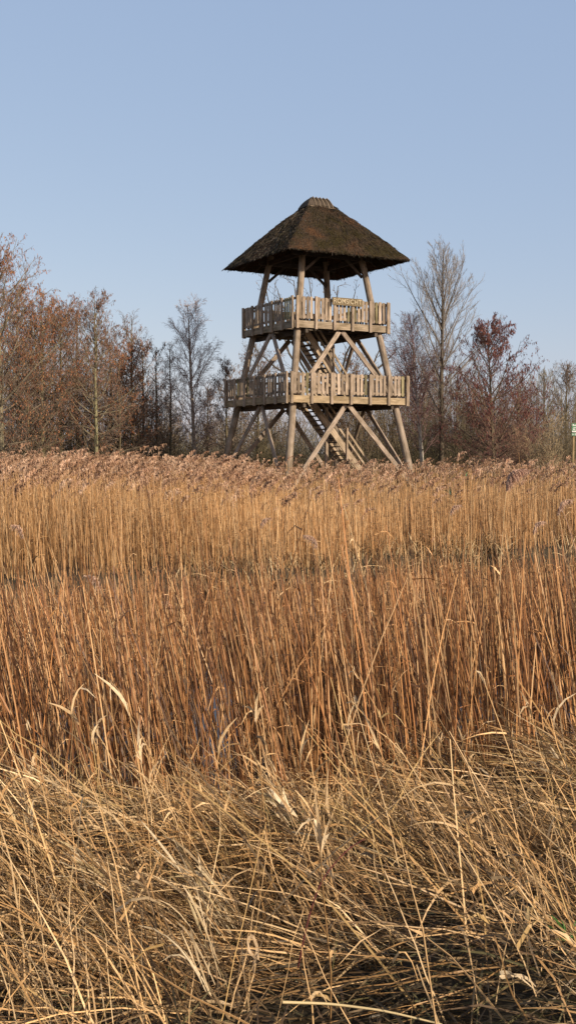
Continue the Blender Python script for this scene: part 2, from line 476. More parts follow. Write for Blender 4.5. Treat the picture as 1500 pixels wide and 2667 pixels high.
far_field('reed_bed', 13.8, 30, 135, 1.42, .16, .0044, .32, 26, 'golden dry reed bed with purplish plumes standing in front of the watchtower', 11)
far_field('reed_bed', 30, 62, 14, 1.45, .14, .0065, .5, 12, 'thin dry reeds with plumes growing around the watchtower feet and up to the trees', 31)

# near reed stand in the ditch -----------------------------------
acc = Acc(); pl = Acc()
x, y = scatter(5.4, 18, 140, 3.2)
e = near_edge(x)
keep = (y > e-.25) & (vnoise(x, y, 1.7, 41)+rng.uniform(0, .6, len(x)) > .56)
# a gap through which the open water shows
keep &= ~(((x+.62)/.30)**2+((y-10.0)/1.9)**2 < 1)
keep &= (rng.random(len(x)) < 1.1-1.0*smooth(-5.2, -2.6, y-far_edge(x)+3.0*(vnoise(x, y, .9, 47)-.5)))
x, y = x[keep], y[keep]; n = len(x); z = np.maximum(gz(x, y), WATER_Z-.05)
h = .87*(2.25-1.95*y/(18.7+.62*np.clip(x, -6, 7)))+.25*(vnoise(x, y, .6, 43)-.5)+rng.normal(0, .09, n)+np.where(rng.random(n) < .10, rng.uniform(.1, .55, n), 0)
sh = rng.random(n) < .3; h = np.where(sh, h*rng.uniform(.3, .9, n), h)
lean_left = .10+.22*smooth(1.5, -4.5, x)*smooth(14, 8, y)
az = np.where(rng.random(n) < .72, rng.normal(math.pi-.15, .45, n), rng.uniform(0, 6.28, n))
lean = np.abs(rng.normal(lean_left, .10)); bow = rng.normal(.03, .04, n)
P = stem_lines(x, y, z, h, az, lean, bow, 5)
r = np.ones((n, 5))*.0041*np.array([1, 1, .9, .75, .45])*rng.uniform(.65, 1.35, (n, 1))
tubes(acc, P, r, pick(RUST, n, .16))
side_leaves(acc, P, .55, .08, .3, .005, lambda k: pick(RUST, k))
o = acc.build('reed_stand', M_reed)
tag(o, 'dense rusty brown reed stems standing in the dark water of the ditch', 'reeds', kind='stuff')

# long pale stems leaning over the stand, some bent
acc = Acc()
x, y = scatter(5.2, 12, 3.4, 3)
n = len(x); z = np.maximum(gz(x, y), WATER_Z)
h = rng.uniform(.8, 1.45, n)*np.where(y < 8, .8, 1)
az = rng.normal(math.pi-.1, .5, n); lean = np.abs(rng.normal(.32, .16, n)); bow = rng.normal(.06, .05, n)
P = stem_lines(x, y, z, h, az, lean, bow, 6)
r = np.ones((n, 6))*.0046*np.linspace(1, .5, 6)*rng.uniform(.7, 1.3, (n, 1))
tubes(acc, P, r, pick(RUST[2:]+STRAW[:2], n))
side_leaves(acc, P, .35, .10, .26, .0045, lambda k: pick(STRAW, k))
tag(acc.build('leaning_stems', M_reed), 'long pale reed stems leaning to the left over the ditch reeds', 'reed stems', kind='stuff')

# foreground matted grass -----------------------------------------
acc = Acc()
def mat_z(x, y): return gz(x, y)
# short litter
x, y = scatter(2.4, 11.5, 900, .8)
k = y < near_edge(x)+.35; x, y = x[k], y[k]; n = len(x)
L = rng.uniform(.08, .34, n); az = rng.uniform(0, 6.28, n); el = rng.normal(.15, .25, n)
s = np.linspace(0, 1, 3)[None, :]
z = mat_z(x, y)+rng.uniform(0, .07, n)
P = np.stack([x[:, None]+np.cos(az)[:, None]*L[:, None]*s, y[:, None]+np.sin(az)[:, None]*L[:, None]*s,
              z[:, None]+L[:, None]*(np.sin(el)[:, None]*s-.5*s**2*rng.uniform(0, .8, (n, 1)))], -1)
ribbons(acc, P, .0030*np.array([1, .9, .3])[None]*rng.uniform(.6, 1.6, (n, 1)), pick([(.24, .16, .08), (.14, .09, .05), (.32, .22, .11), (.08, .06, .035), (.15, .13, .06)], n), twist=rng.normal(0, 1, n))
tag(acc.build('grass_litter', M_leaf), 'matted brown grass litter lying on the near bank', 'dead grass', kind='stuff')

# long combed blades in clumps
acc = Acc()
cx, cy = scatter(2.5, 11.0, 58, .9)
k = (cy < near_edge(cx)+.2) & (vnoise(cx, cy, 1.5, 53)+rng.uniform(0, .35, len(cx)) > .50); cx, cy = cx[k], cy[k]; nc = len(cx)
caz = rng.normal(math.pi-.35, .75, nc)+1.1*(vnoise(cx, cy, .8, 51)-.5); cel = np.abs(rng.normal(.50, .33, nc)); m = 15
ccol = pick(STRAW, nc, .1)
X0 = np.repeat(cx, m)+rng.normal(0, .07, nc*m); Y0 = np.repeat(cy, m)+rng.normal(0, .07, nc*m)
cel *= 1-.6*smooth(-2.2, -.3, cy-near_edge(cx))
az = np.repeat(caz, m)+rng.normal(0, .28, nc*m); el = np.clip(np.repeat(cel, m)+rng.normal(0, .16, nc*m), .02, 1.3)
L = rng.uniform(.3, .85, nc*m); N = nc*m; K = 6; s = np.linspace(0, 1, K)[None, :]
bend = rng.uniform(.1, 1.1, N)
zz = L[:, None]*(np.sin(el)[:, None]*s-.42*bend[:, None]*s**2*np.sin(el+.35)[:, None])
Px = X0[:, None]+np.cos(az)[:, None]*L[:, None]*s*np.cos(el)[:, None]; Py = Y0[:, None]+np.sin(az)[:, None]*L[:, None]*s*np.cos(el)[:, None]
zb = mat_z(X0, Y0); zg = mat_z(Px, Py)+.015
Pz = np.maximum(zb[:, None]+zz+rng.uniform(0, .06, N)[:, None], zg+rng.uniform(0, .05, N)[:, None])
wob = rng.normal(0, .008, (N, K, 3)).cumsum(1)
P = np.stack([Px, Py, Pz], -1)+wob
df = np.clip(Y0/6.0, .55, 1.1)[:, None]
cc = np.repeat(ccol, m, 0)*rng.uniform(.7, 1.25, (N, 1))
ribbons(acc, P, .0032*df*np.array([.9, 1, 1, .9, .7, .2])[None]*rng.uniform(.5, 1.7, (N, 1)), cc, twist=rng.normal(0, 1.4, N))
tag(acc.build('flattened_grass', M_leaf), 'long straw coloured grass blades combed flat to the left on the near bank', 'dead grass', kind='stuff')

# leaning straws and stems
acc = Acc(); lf = Acc()
x, y = scatter(2.7, 9.5, 66, .9)
k = (y < near_edge(x)+.3) & (vnoise(x, y, 1.0, 57)+rng.uniform(0, .5, len(x)) > .55); x, y = x[k], y[k]; n = len(x); z = gz(x, y)
h = rng.uniform(.25, .95, n)*(1-.65*smooth(-2.4, -.4, y-near_edge(x)))
az = np.where(rng.random(n) < .8, rng.normal(math.pi-.2, .45, n), rng.uniform(0, 6.28, n))
lean = np.clip(np.abs(rng.normal(.50, .2, n)), .02, .88); bow = rng.normal(.06, .07, n)
P = stem_lines(x, y, z, h, az, lean, bow, 6); P[:, 1:] += rng.normal(0, .006, (n, 5, 3)).cumsum(1)
tubes(acc, P, .0028*np.linspace(1, .5, 6)[None]*rng.uniform(.6, 1.5, (n, 1)), pick(STRAW, n))
side_leaves(acc, P, 1.3, .1, .34, .0055, lambda k: pick(STRAW, k), 5)
x, y = scatter(2.7, 8.0, 9, .9)
k = (y < near_edge(x)+.2) & (vnoise(x, y, 1.3, 58)+rng.uniform(0, .4, len(x)) > .62-.12*(x < -.3)); x, y = x[k], y[k]; n = len(x)
P = stem_lines(x, y, gz(x, y), rng.uniform(.4, 1.0, n)*(1-.6*smooth(-2.2, -.3, y-near_edge(x))), rng.normal(math.pi-.1, .7, n), np.abs(rng.normal(.22, .12, n)), rng.normal(.08, .05, n), 7); P[:, 1:] += rng.normal(0, .005, (n, 6, 3)).cumsum(1)
tubes(acc, P, .0029*np.linspace(1, .45, 7)[None]*rng.uniform(.7, 1.4, (n, 1)), pick(STRAW[:5], n))
side_leaves(acc, P, .8, .08, .20, .004, lambda k: pick(STRAW[:5], k), 6)
# frayed sheath tufts at some of the tips
ti = rng.integers(0, n, 260); tp = P[ti, -1]; td = nrm(P[ti, -1]-P[ti, -3]); Lt = rng.uniform(.05, .16, (260, 1, 1)); sg = np.linspace(0, 1, 5)[None, :, None]
Q = tp[:, None]-td[:, None]*.05+td[:, None]*sg*Lt+rng.normal(0, .35, (260, 1, 3))*sg**2*Lt; Q[..., 2] -= (sg[..., 0]**3)*Lt[..., 0]*rng.uniform(0, .9, (260, 1))
ribbons(acc, Q, .0055*np.array([.5, .9, 1, .7, .15])[None]*rng.uniform(.6, 1.3, (260, 1)), pick([(.76, .58, .36), (.66, .46, .25)], 260), twist=rng.normal(0, 1.5, 260))
tag(acc.build('leaning_straws', M_leaf), 'loose straws and thin stems leaning left across the near bank', 'straw', kind='stuff')

# bank edge litter along the far side of the ditch
acc = Acc()
n = 6500; x = rng.uniform(-8.5, 8.5, n); y = far_edge(x)+rng.normal(-.05, .3, n)
k = vnoise(x, y*0, .8, 61)+rng.uniform(0, .5, n) > .72; x, y = x[k], y[k]; n = len(x)
h = rng.uniform(.15, .5, n); az = rng.uniform(0, 6.28, n)
P = stem_lines(x, y, np.maximum(gz(x, y), WATER_Z), h, az, np.abs(rng.normal(.5, .3, n)).clip(0, .9), rng.normal(.1, .1, n), 4)
ribbons(acc, P, .007*np.array([1, 1, .8, .2])[None]*rng.uniform(.5, 1.6, (n, 1)), pick([(.50, .33, .16), (.30, .19, .09), (.64, .50, .29), (.12, .08, .04)], n), twist=rng.normal(0, 1, n))
tag(acc.build('bank_grass', M_leaf), 'pale tufts of dead grass along the far edge of the ditch', 'dead grass', kind='stuff')

# individual tall reeds with plumes ---------------------------------
def tall_reed(label, pxp, base, d, plen, pdir=(-1, .2), rad=.0055, n=150, pw=.010, group=None, pc=(.66, .46, .34)):
    tip = px(pxp[0], pxp[1], d)
    bx = px(base[0], base[1], d)[0]
    b = np.array([bx, d-.15, max(WATER_Z-.05, float(gz(bx, d)))])
    root = empty('tall_reed', b)
    t = np.linspace(0, 1, 9)[:, None]
    P = (tip-b)*t; P[:, 0] += -(.05)*np.sin(t[:, 0]*3.14)*np.sign(tip[0]-b[0]); P = P[None]
    a = Acc(); tubes(a, P, rad*np.linspace(1, .5, 9)[None], np.array([(.60, .42, .22)]), 5)
    side_leaves(a, P, 4, .15, .35, .009, lambda k: pick(STRAW, k), 5)
    a.build('stem', M_reed, root, smooth=True)
    p = Acc(); dd = np.array([pdir], float); dd /= np.linalg.norm(dd)
    add_plumes(p, P[:, -1]-np.array([0, 0, .04]), dd, np.array([plen]), n, pw*.55, np.array([pc]))
    p.build('plume', M_plume, root)
    tag(root, label, 'reed', 'tall reeds whose plumes rise above the ditch stand')
tall_reed('reed with the largest fluffy plume, standing out below the shrub at the right', (1318, 1268), (1302, 1960), 8.6, .26, (1, .1), n=700, pw=.008, pc=(.62, .42, .32))
tall_reed('long pale reed crossing in front of the tower feet, leaning left', (882, 1275), (1012, 1985), 9.2, .06, (-1, 0), n=20)
tall_reed('reed with a dark plume near the right edge, higher of the two there', (1452, 1335), (1500, 1900), 10.5, .24, (1, .2), n=130)
tall_reed('reed with a dark plume near the right edge, lower of the two there', (1388, 1385), (1404, 1850), 11.5, .22, (1, .2), n=130)
tall_reed('reed with a purple plume right of centre, below the green blades', (1172, 1338), (1160, 1750), 13.5, .22, (1, .2), n=120)
tall_reed('reed with a wide drooping plume low in the middle of the ditch stand', (826, 1425), (850, 1850), 11.5, .24, (-1, .2), n=170)
tall_reed('reed with a broad pale plume left of centre at the ditch edge', (262, 1535), (330, 1950), 9.8, .24, (-1, .2), n=200)
tall_reed('reed with a small plume in front of the field left of centre', (448, 1585), (470, 1900), 10.4, .16, (-1, .2), n=100)
tall_reed('reed with a dark plume near the left edge, leaning left', (62, 1395), (150, 1850), 11.2, .22, (-1, .2), n=120)
tall_reed('reed with a loose plume in the open field under the left tower platform', (678, 1370), (690, 1750), 13.0, .20, (1, .2), n=110)

# foreground singular pieces
def hit(x, y, h=.1):
    d = 4.0
    for _ in range(30):
        p = px(x, y, d); d = d*.5+.5*d*(CAM_Z-(float(gz(p[0], p[1]))+h))/(CAM_Z-p[2])
    return d
def blade(name, label, cat, pts, w, col, mat=None, K=16, twist=2.0, thick=None, h0=.10):
    lo = max(pts, key=lambda q: q[1]); dd = hit(lo[0], lo[1], h0); d00 = lo[2]
    pts = np.array([px(q[0], q[1], dd+q[2]-d00) for q in pts]); t = np.linspace(0, len(pts)-1, K)
    P = np.stack([np.interp(t, np.arange(len(pts)), pts[:, i]) for i in range(3)], -1)
    for _ in range(2): P[1:-1] = (P[:-2]+2*P[1:-1]+P[2:])/4
    root = P[0].copy(); P = P-root
    a = Acc()
    if thick: tubes(a, P[None], thick*np.linspace(1, .6, K)[None], np.array([col]), 5)
    else:
        prof = np.sin(np.linspace(.25, 3.0, K))
        ribbons(a, P[None], (w*prof)[None], np.array([col]), twist=np.array([twist]))
    o = a.build(name, mat or M_leaf, smooth=True); o.location = root
    tag(o, label, cat); return o
blade('bent_leaf', 'pale dry reed leaf folded in a sharp bend low at the right', 'dead leaf',
      [(1395, 2570, 3.75), (1360, 2535, 3.7), (1300, 2548, 3.65), (1297, 2532, 3.65), (1340, 2532, 3.65), (1398, 2583, 3.7)], .006, (.66, .52, .34), twist=1.0)
blade('curled_leaf', 'dry leaf curled into a loop in the middle of the near grass', 'dead leaf',
      [(662, 2560, 3.9), (660, 2510, 3.9), (672, 2470, 3.9), (658, 2436, 3.88), (644, 2446, 3.84), (650, 2480, 3.82), (674, 2505, 3.84), (672, 2470, 3.86)], .0052, (.58, .42, .26), K=40, twist=5.0)
blade('bramble_stem', 'thin dark red stem arching up through the middle of the near grass', 'stem',
      [(776, 2520, 3.8), (800, 2400, 3.8), (835, 2290, 3.9), (905, 2210, 4.0), (950, 2185, 4.1)], 0, (.12, .035, .03), thick=.003, mat=M_twig)
blade('hanging_leaf', 'twisted pale leaf hanging from a stem right of centre', 'dead leaf',
      [(1375, 2360, 4.2), (1372, 2400, 4.2), (1362, 2430, 4.2), (1368, 2455, 4.2)], .007, (.56, .43, .23))
blade('straw_stem', 'long fallen straw lying level across the bottom right of the grass', 'straw',
      [(735, 2610, 3.35), (860, 2614, 3.4), (1000, 2632, 3.4), (1150, 2668, 3.4)], 0, (.66, .52, .28), thick=.0045)
blade('arching_straw', 'long pale straw arching from the middle of the grass toward lower right', 'straw',
      [(760, 2168, 4.9), (900, 2190, 4.8), (1000, 2225, 4.7), (1100, 2290, 4.6)], 0, (.68, .54, .32), thick=.0045)
# broken tufts of leaves
def leaf_tuft(label, base, tip, d, n=22, w=.0055, spread=.13):
    d = hit(base[0], base[1], .14); b = px(base[0], base[1], d); e = px(tip[0], tip[1], d+.02); ax = e-b; L = np.linalg.norm(ax)
    K = 7; s = np.linspace(0, 1, K)[None, :, None]; a = Acc()
    st = rng.normal(0, .02, (n, 1, 3))*s**0; sp = rng.normal(0, spread, (n, 1, 3))*s**2*L; sc = rng.uniform(.6, 1.08, (n, 1, 1))
    P = ax[None, None]*s*sc+st+sp
    P[..., 2] -= (rng.uniform(0, .3, (n, 1))*s[..., 0]**3*L)
    ribbons(a, P, w*np.array([.35, .5, .7, .9, 1, .8, .2])[None]*rng.uniform(.5, 1.2, (n, 1)), pick([(.70, .56, .36), (.62, .47, .28), (.55, .42, .22)], n), twist=rng.normal(0, 1.5, n))
    o = a.build('leaf_tuft', M_leaf); o.location = b
    tag(o, label, 'dead leaves', 'broken tufts of pale reed leaves')
leaf_tuft('pale leaf tuft fanning up left of centre above the shaded grass hollow', (600, 2420), (400, 2125), 4.5)
leaf_tuft('pale leaf tuft pointing left beside the leftmost group of stems', (330, 2330), (150, 2180), 4.3)
leaf_tuft('thin leaf tuft rising steeply near the left edge', (80, 2230), (62, 2080), 4.9, 12)
leaf_tuft('small hooked leaf tuft in the middle at the foot of the ditch reeds', (770, 2140), (700, 2045), 5.6, 10, .010)
leaf_tuft('small leaf tuft on an upright stalk in front of the ditch reeds', (800, 2010), (790, 1895), 6.4, 8)
leaf_tuft('pale leaf tuft pointing up at the right edge', (1499, 2040), (1418, 1945), 5.6, 12)
leaf_tuft('low leaf tuft lying over the straw left of the curled leaf', (560, 2560), (440, 2270), 3.9, 14, .0035)

def green_blades(label, c, d, n, L, w, col):
    if d < 8: d = hit(c[0], c[1], .12)
    b = px(c[0], c[1], d); b[2] = max(b[2], float(gz(b[0], b[1])))
    a = Acc(); K = 6; s = np.linspace(0, 1, K)[None, :]
    az = rng.uniform(0, 6.28, n); el = rng.uniform(.4, 1.4, n); LL = rng.uniform(.6, 1, n)*L
    P = np.stack([np.cos(az)[:, None]*LL[:, None]*s*np.cos(el)[:, None], np.sin(az)[:, None]*LL[:, None]*s*np.cos(el)[:, None],
                  LL[:, None]*(np.sin(el)[:, None]*s-.45*s**2)], -1)
    ribbons(a, P, w*np.linspace(1, .1, K)[None]*np.ones((n, 1)), pick([col], n), twist=rng.normal(0, .8, n))
    o = a.build('green_plant', M_leaf); o.location = b; tag(o, label, 'plant')
green_blades('small tuft of fresh green blades at the right edge of the near grass', (1478, 2452), 4.1, 12, .16, .006, (.07, .16, .035))
green_blades('bright green leaf blades showing among the far reeds right of the tower', (1212, 1240), 21, 4, .26, .012, (.07, .20, .08))
green_blades('dark green narrow blades low among the far reeds right of the tower', (1174, 1290), 17.6, 4, .30, .012, (.03, .10, .05))

# ---------------------------------------------------------------- watchtower
YAW = .5087
T = empty('watchtower', (TOWER_C[0], TOWER_C[1], 0), YAW)
tag(T, 'open wooden watchtower with two railed platforms and a dark thatched roof', 'watchtower')
def wc(base=(.42, .335, .25), j=.12):
    base = (base[0]*.94, base[1]*1.01, base[2]*1.25)
    k = 1.11*(1+random.gauss(0, j*1.15)); g = random.uniform(-.03, .05)
    return (base[0]*k, base[1]*k*(1-g*.3), base[2]*k*(1-g))
def leg_r(z): return 3.418-.1686*z
for u, v in ((-1, -1), (1, -1), (1, 1), (-1, 1)):
    a = Acc(); r0, r1 = leg_r(-.5), leg_r(11.3)
    log(a, (u*r0, v*r0, -.5), (u*r1, v*r1, 11.3), .17, .145, wc((.36, .285, .195), .04), 18, 16, .006)
    a.build('leg', M_wood, T, smooth=True)
LEVELS = [(3.18, 4.12, 5.52, 6), (2.53, 7.46, 8.91, 5)]   # half, bottom, rail top, bays
faces = [((1, 0), (0, -1)), ((0, 1), (1, 0)), ((-1, 0), (0, 1)), ((0, -1), (-1, 0))]    # (along, outward)
STAIR_OPEN = [(-2.3, .35), (-2.4, .1)]
for li, (A, zb, zt, bays) in enumerate(LEVELS):
    fh = .36
    # deck boards with a stairwell opening, joists below; wood coloured darker to add shade under the deck
    a = Acc(); nb = int(2*A/.145); zd = zb+fh-.03
    o0, o1 = (-1.65, .55) if li == 0 else (-1.95, .35)
    for i in range(nb):
        u = -A+.08+(2*A-.16)*(i+.5)/nb
        segs = [(-A+.06, A-.06)]
        if o0 < u < o1: segs = [(-A+.06, -1.25), (.35, A-.06)]
        for s0, s1 in segs:
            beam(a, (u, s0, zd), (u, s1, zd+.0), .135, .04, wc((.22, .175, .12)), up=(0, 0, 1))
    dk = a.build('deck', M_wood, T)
    a = Acc()
    for v in np.linspace(-A+.35, A-.35, 7):
        if -1.25 < v < .35:
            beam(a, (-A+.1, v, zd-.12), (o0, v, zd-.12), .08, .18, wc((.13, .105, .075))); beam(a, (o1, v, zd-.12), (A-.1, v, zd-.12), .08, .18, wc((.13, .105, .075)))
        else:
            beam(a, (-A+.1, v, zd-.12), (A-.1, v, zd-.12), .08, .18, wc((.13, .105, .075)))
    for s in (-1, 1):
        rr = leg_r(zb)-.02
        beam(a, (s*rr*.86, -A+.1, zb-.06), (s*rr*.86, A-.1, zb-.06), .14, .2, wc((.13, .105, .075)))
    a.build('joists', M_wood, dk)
    for fi, (al, ou) in enumerate(faces):
        al = np.array([al[0], al[1], 0.]); ou = np.array([ou[0], ou[1], 0.])
        def pt(s, o, z): return al*s+ou*o+np.array([0, 0, z])
        basec = (.42, .33, .225)
        a = Acc()
        n = bays*4
        S = A-.13; bay = 2*S/bays
        # horizontal rails
        beam(a, pt(-A+.05, A-.085, zt-.13), pt(A-.05, A-.085, zt-.13), .045, .11, wc(basec), nseg=4)
        beam(a, pt(-A+.05, A-.085, zb+fh+.17), pt(A-.05, A-.085, zb+fh+.17), .045, .10, wc(basec), nseg=4)
        for b in range(bays):
            c0 = -S+b*bay+.085; c1 = -S+(b+1)*bay-.085; nn = 4
            for i in range(nn):
                s = c0+(c1-c0)*(i+.5)/nn+random.uniform(-.014, .014)
                t = random.uniform(-.008, .008); col = wc(basec, .17)
                if random.random() < .14: col = (col[0]*.8, col[1]*.88, col[2]*.66)
                beam(a, pt(s-t, A-.045, zb+fh+.085+random.uniform(-.015, .015)), pt(s+t, A-.045, zt-.035+random.uniform(-.015, .012)), random.uniform(.125, .152), .026, col, up=ou, bev=.003)
        rl = a.build('railing', M_wood, T)
        a = Acc()
        for b in range(bays):
            s0 = -A+.02 if b == 0 else -S+b*bay; s1 = A-.02 if b == bays-1 else -S+(b+1)*bay
            fc = wc((.47, .36, .205) if li == 0 else (.38, .30, .19), .08)
            beam(a, pt(s0+.001, A-.035, zb+fh*.5+.02), pt(s1-.001, A-.035, zb+fh*.5+.02), .05, fh*.86, fc, up=(0, 0, 1), bev=.006)
        a.build('fascia_board', M_wood, rl)
        for b in range(bays+1):
            s = -S+b*bay
            a = Acc(); beam(a, pt(s, A+.035, zb+.0), pt(s, A+.035, zt+random.uniform(-.03, -.01)), .125, .085, wc(basec, .1), up=ou, bev=.008, nseg=4, warp=.003)
            a.build('post', M_wood, rl)
# braces: an inverted V on every face of both storeys
def brace_pts(al, ou, z0, z1, side):
    al = np.array([al[0], al[1], 0.]); ou = np.array([ou[0], ou[1], 0.])
    p0 = al*side*(leg_r(z0)-.10)+ou*(leg_r(z0)+.13)+np.array([0, 0, z0])
    p1 = al*side*.075+ou*(leg_r(z1)+.13)+np.array([0, 0, z1])
    return p0, p1
for al, ou in faces:
    for z0, z1 in ((.35, 4.12), (4.5, 7.46)):
        for side in (-1, 1):
            a = Acc(); p0, p1 = brace_pts(al, ou, z0, z1, side)
            beam(a, p0, p1, .09, .215, wc((.42, .335, .24), .07), up=(p1-p0)[[1, 0, 2]]*0+np.cross(np.array([ou[0], ou[1], 0.]), p1-p0), nseg=6, bev=.012, warp=.003)
            a.build('brace', M_wood, T)
# staircases
def stairs(u0, z0, u1, z1, v0, v1, posts):
    """descends from (u0,z0) to (u1,z1)"""
    a = Acc(); n = int((z0-z1)/.2)
    for i in range(1, n):
        t = i/n; u = u0+(u1-u0)*t; z = z0+(z1-z0)*t
        beam(a, (u, v0+.03, z), (u, v1-.03, z), .27, .05, wc((.20, .155, .11)), up=(0, 0, 1))
    st = a.build('staircase', M_wood, T)
    for v in (v0, v1):
        a = Acc(); beam(a, (u0, v, z0), (u1, v, z1), .06, .30, wc((.50, .39, .25), .05), up=(0, 0, 1), nseg=6); a.build('stringer', M_wood, st)
        a = Acc()
        for hgt in (.55, .95):
            f = .02 if hgt > .9 else 0
            beam(a, (u0+.05, v, z0+hgt), (u1, v, z1+hgt), .045, .10, wc((.46, .36, .23), .05), up=(0, 0, 1), nseg=5)
        a.build('handrail', M_wood, st)
        for pu, pz0, pz1 in posts:
            a = Acc(); vv = v-.075 if v == v0 else v+.075
            beam(a, (pu, vv, pz0), (pu, vv, pz1), .09, .09, wc((.40, .31, .21)), up=(1, 0, 0)); a.build('newel_post', M_wood, st)
stairs(-.74, 4.30, 2.88, 0, -1.0, .15, [(1.135, 1.6, 3.15), (2.6, 0, 1.5)])
stairs(-1.08, 7.60, 1.32, 4.45, -1.0, .15, [(.38, 4.45, 6.97), (1.25, 4.45, 5.7)])
a = Acc(); beam(a, (.32, -.55, -.2), (.32, -.55, 4.1), .15, .15, wc((.36, .28, .19)), up=(1, 0, 0)); a.build('centre_post', M_wood, T)

# roof: thatch shell lofted from the eaves to the ridge
EH, EZ = 3.20, 10.80
def rect_ring(u0, u1, v0, v1, z, n=26, bul=0):
    pts = []
    for k in range(4):
        c = [(u0, v0), (u1, v0), (u1, v1), (u0, v1)]
        a0, a1 = np.array(c[k]), np.array(c[(k+1) % 4])
        for i in range(n):
            t = i/n; p = a0+(a1-a0)*t
            sag = 0
            pts.append((p[0], p[1], z+sag))
    return np.array(pts)
a = Acc(); rings = []
RU0, RU1, RZ = -.25, .62, 13.72
nr = 22
for k in range(nr+1):
    s = k/nr; bl = .07*math.sin(math.pi*s**.8)
    u0 = -EH+(RU0+EH)*s; u1 = EH+(RU1-EH)*s; v0 = -EH+(EH-.12)*s; v1 = -v0
    rg = rect_ring(u0, u1, v0, v1, EZ+(RZ-EZ)*s+bl)
    n4 = len(rg)
    # soften hips and roughen the surface
    if k > 0:
        rg[:, 2] += (vnoise(rg[:, 0]*3+rg[:, 2], rg[:, 1]*3+rg[:, 2]*2, 1.0, 71)-.5)*.06+rng.normal(0, .006, n4)
    else:
        rg[:, 2] += (vnoise(rg[:, 0]*2, rg[:, 1]*2, 1.0, 72)-.5)*.05+rng.normal(0, .012, n4)
    rings.append(rg)
def under(off, dz, h=EH):
    r = rect_ring(-h+off, h-off, -h+off, h-off, EZ+dz); r[:, 2] += rng.normal(0, .012, len(r)); return r
inner = [under(.07, -.05), under(.30, .06), under(1.6, 1.05), under(2.9, 2.2)]
allr = list(reversed(inner))+rings
V = np.concatenate(allr); m = len(allr[0]); q = []
for k in range(len(allr)-1):
    for i in range(m):
        j = (i+1) % m; q.append((k*m+i, k*m+j, (k+1)*m+j, (k+1)*m+i))
a.add(V, q)
roof = a.build('roof', M_thatch, T, smooth=True)
# loose thatch straws over the surface and a ragged fringe at the eaves
a = Acc(); cols4 = [(.066, .049, .034), (.048, .036, .026), (.088, .064, .043), (.056, .050, .028)]
N = 9000; k = rng.integers(1, nr, N); i = rng.integers(0, m, N)
RG = np.stack(rings); p = RG[k, i]; q2 = RG[k-1, i]; f = rng.random((N, 1)); p0 = p*(1-f)+q2*f
nx = RG[k, (i+1) % m]; p0 = p0+(nx-p)*rng.random((N, 1))
dn = nrm(q2-p); L = rng.uniform(.12, .28, (N, 1)); outw = np.array([0, 0, 1.])
P = np.stack([p0+outw*.004, p0+dn*L*.5+outw*.008+rng.normal(0, .006, (N, 3)), p0+dn*L+outw*rng.uniform(.0, .018, (N, 1))+rng.normal(0, .008, (N, 3))], 1)
ribbons(a, P, .007*np.ones((N, 3))*rng.uniform(.6, 1.6, (N, 1)), pick(cols4, N, .25))
N = 2600; i = rng.integers(0, m, N); e0 = rings[0][i]; e1 = rings[0][(i+1) % m]; u0_ = inner[0][i]
p0 = e0+(e1-e0)*rng.random((N, 1)); p0 = p0+(u0_-e0)*rng.random((N, 1))
od = nrm(p0*np.array([1, 1, 0])); L = rng.uniform(.02, .06, (N, 1))
P = np.stack([p0-od*.03, p0+od*L*.4-np.array([0, 0, .3])*L, p0+od*L*.7-np.array([0, 0, .8])*L], 1)
ribbons(a, P, .008*np.ones((N, 3)), pick(cols4, N, .2))
a.build('thatch_straw', M_leaf, roof)
# ridge cap: a box like saddle with curved battens
a = Acc()
capb = (-.66, .80, -.47, .47, 13.38); capt = (-.20, .62, -.06, .06, 13.90)
prof = []
for s in np.linspace(0, 1, 7):
    e = .65*s+.35*math.sin(s*math.pi/2); f = .55*s+.45*(1-math.cos(s*math.pi/2))
    prof.append(rect_ring(capb[0]+(capt[0]-capb[0])*f, capb[1]+(capt[1]-capb[1])*f, capb[2]+(capt[2]-capb[2])*f, capb[3]+(capt[3]-capb[3])*f, capb[4]+(capt[4]-capb[4])*e, 6))
V = np.concatenate(prof); mm = len(prof[0]); q = []
for k in range(6):
    for i in range(mm):
        j = (i+1) % mm; q.append((k*mm+i, k*mm+j, (k+1)*mm+j, (k+1)*mm+i))
top = prof[-1]; b0 = 6*mm
for i in range(6): q.append((b0+i, b0+(i+1), b0+(mm-6-i-1) if i < 6 else b0, b0+(mm-6-i)))
a.add(V, [t for t in q if len(set(t)) > 2], (.10, .083, .07), V)
cap = a.build('ridge_cap', M_wood, roof)
a = Acc()
for sgn in (-1, 1):
    for u in np.linspace(-.17, .58, 5):
        P = []
        for s in np.linspace(0, 1, 9):
            e = .65*s+.35*math.sin(s*math.pi/2); f = .55*s+.45*(1-math.cos(s*math.pi/2))
            P.append((u*(1+.25*(1-f)), sgn*(.485+(.07-.47)*f), 13.37+.55*e))
        tubes(a, np.array([P]), np.full((1, 9), .028), np.array([(.30, .25, .20)]), 6)
    P = [(x_, sgn*.50, 13.37+.01*math.sin(x_*9)) for x_ in np.linspace(-.55, .80, 9)]
    tubes(a, np.array([P]), np.full((1, 9), .03), np.array([(.30, .25, .20)]), 6)
a.build('cap_batten', M_wood, roof, smooth=True)
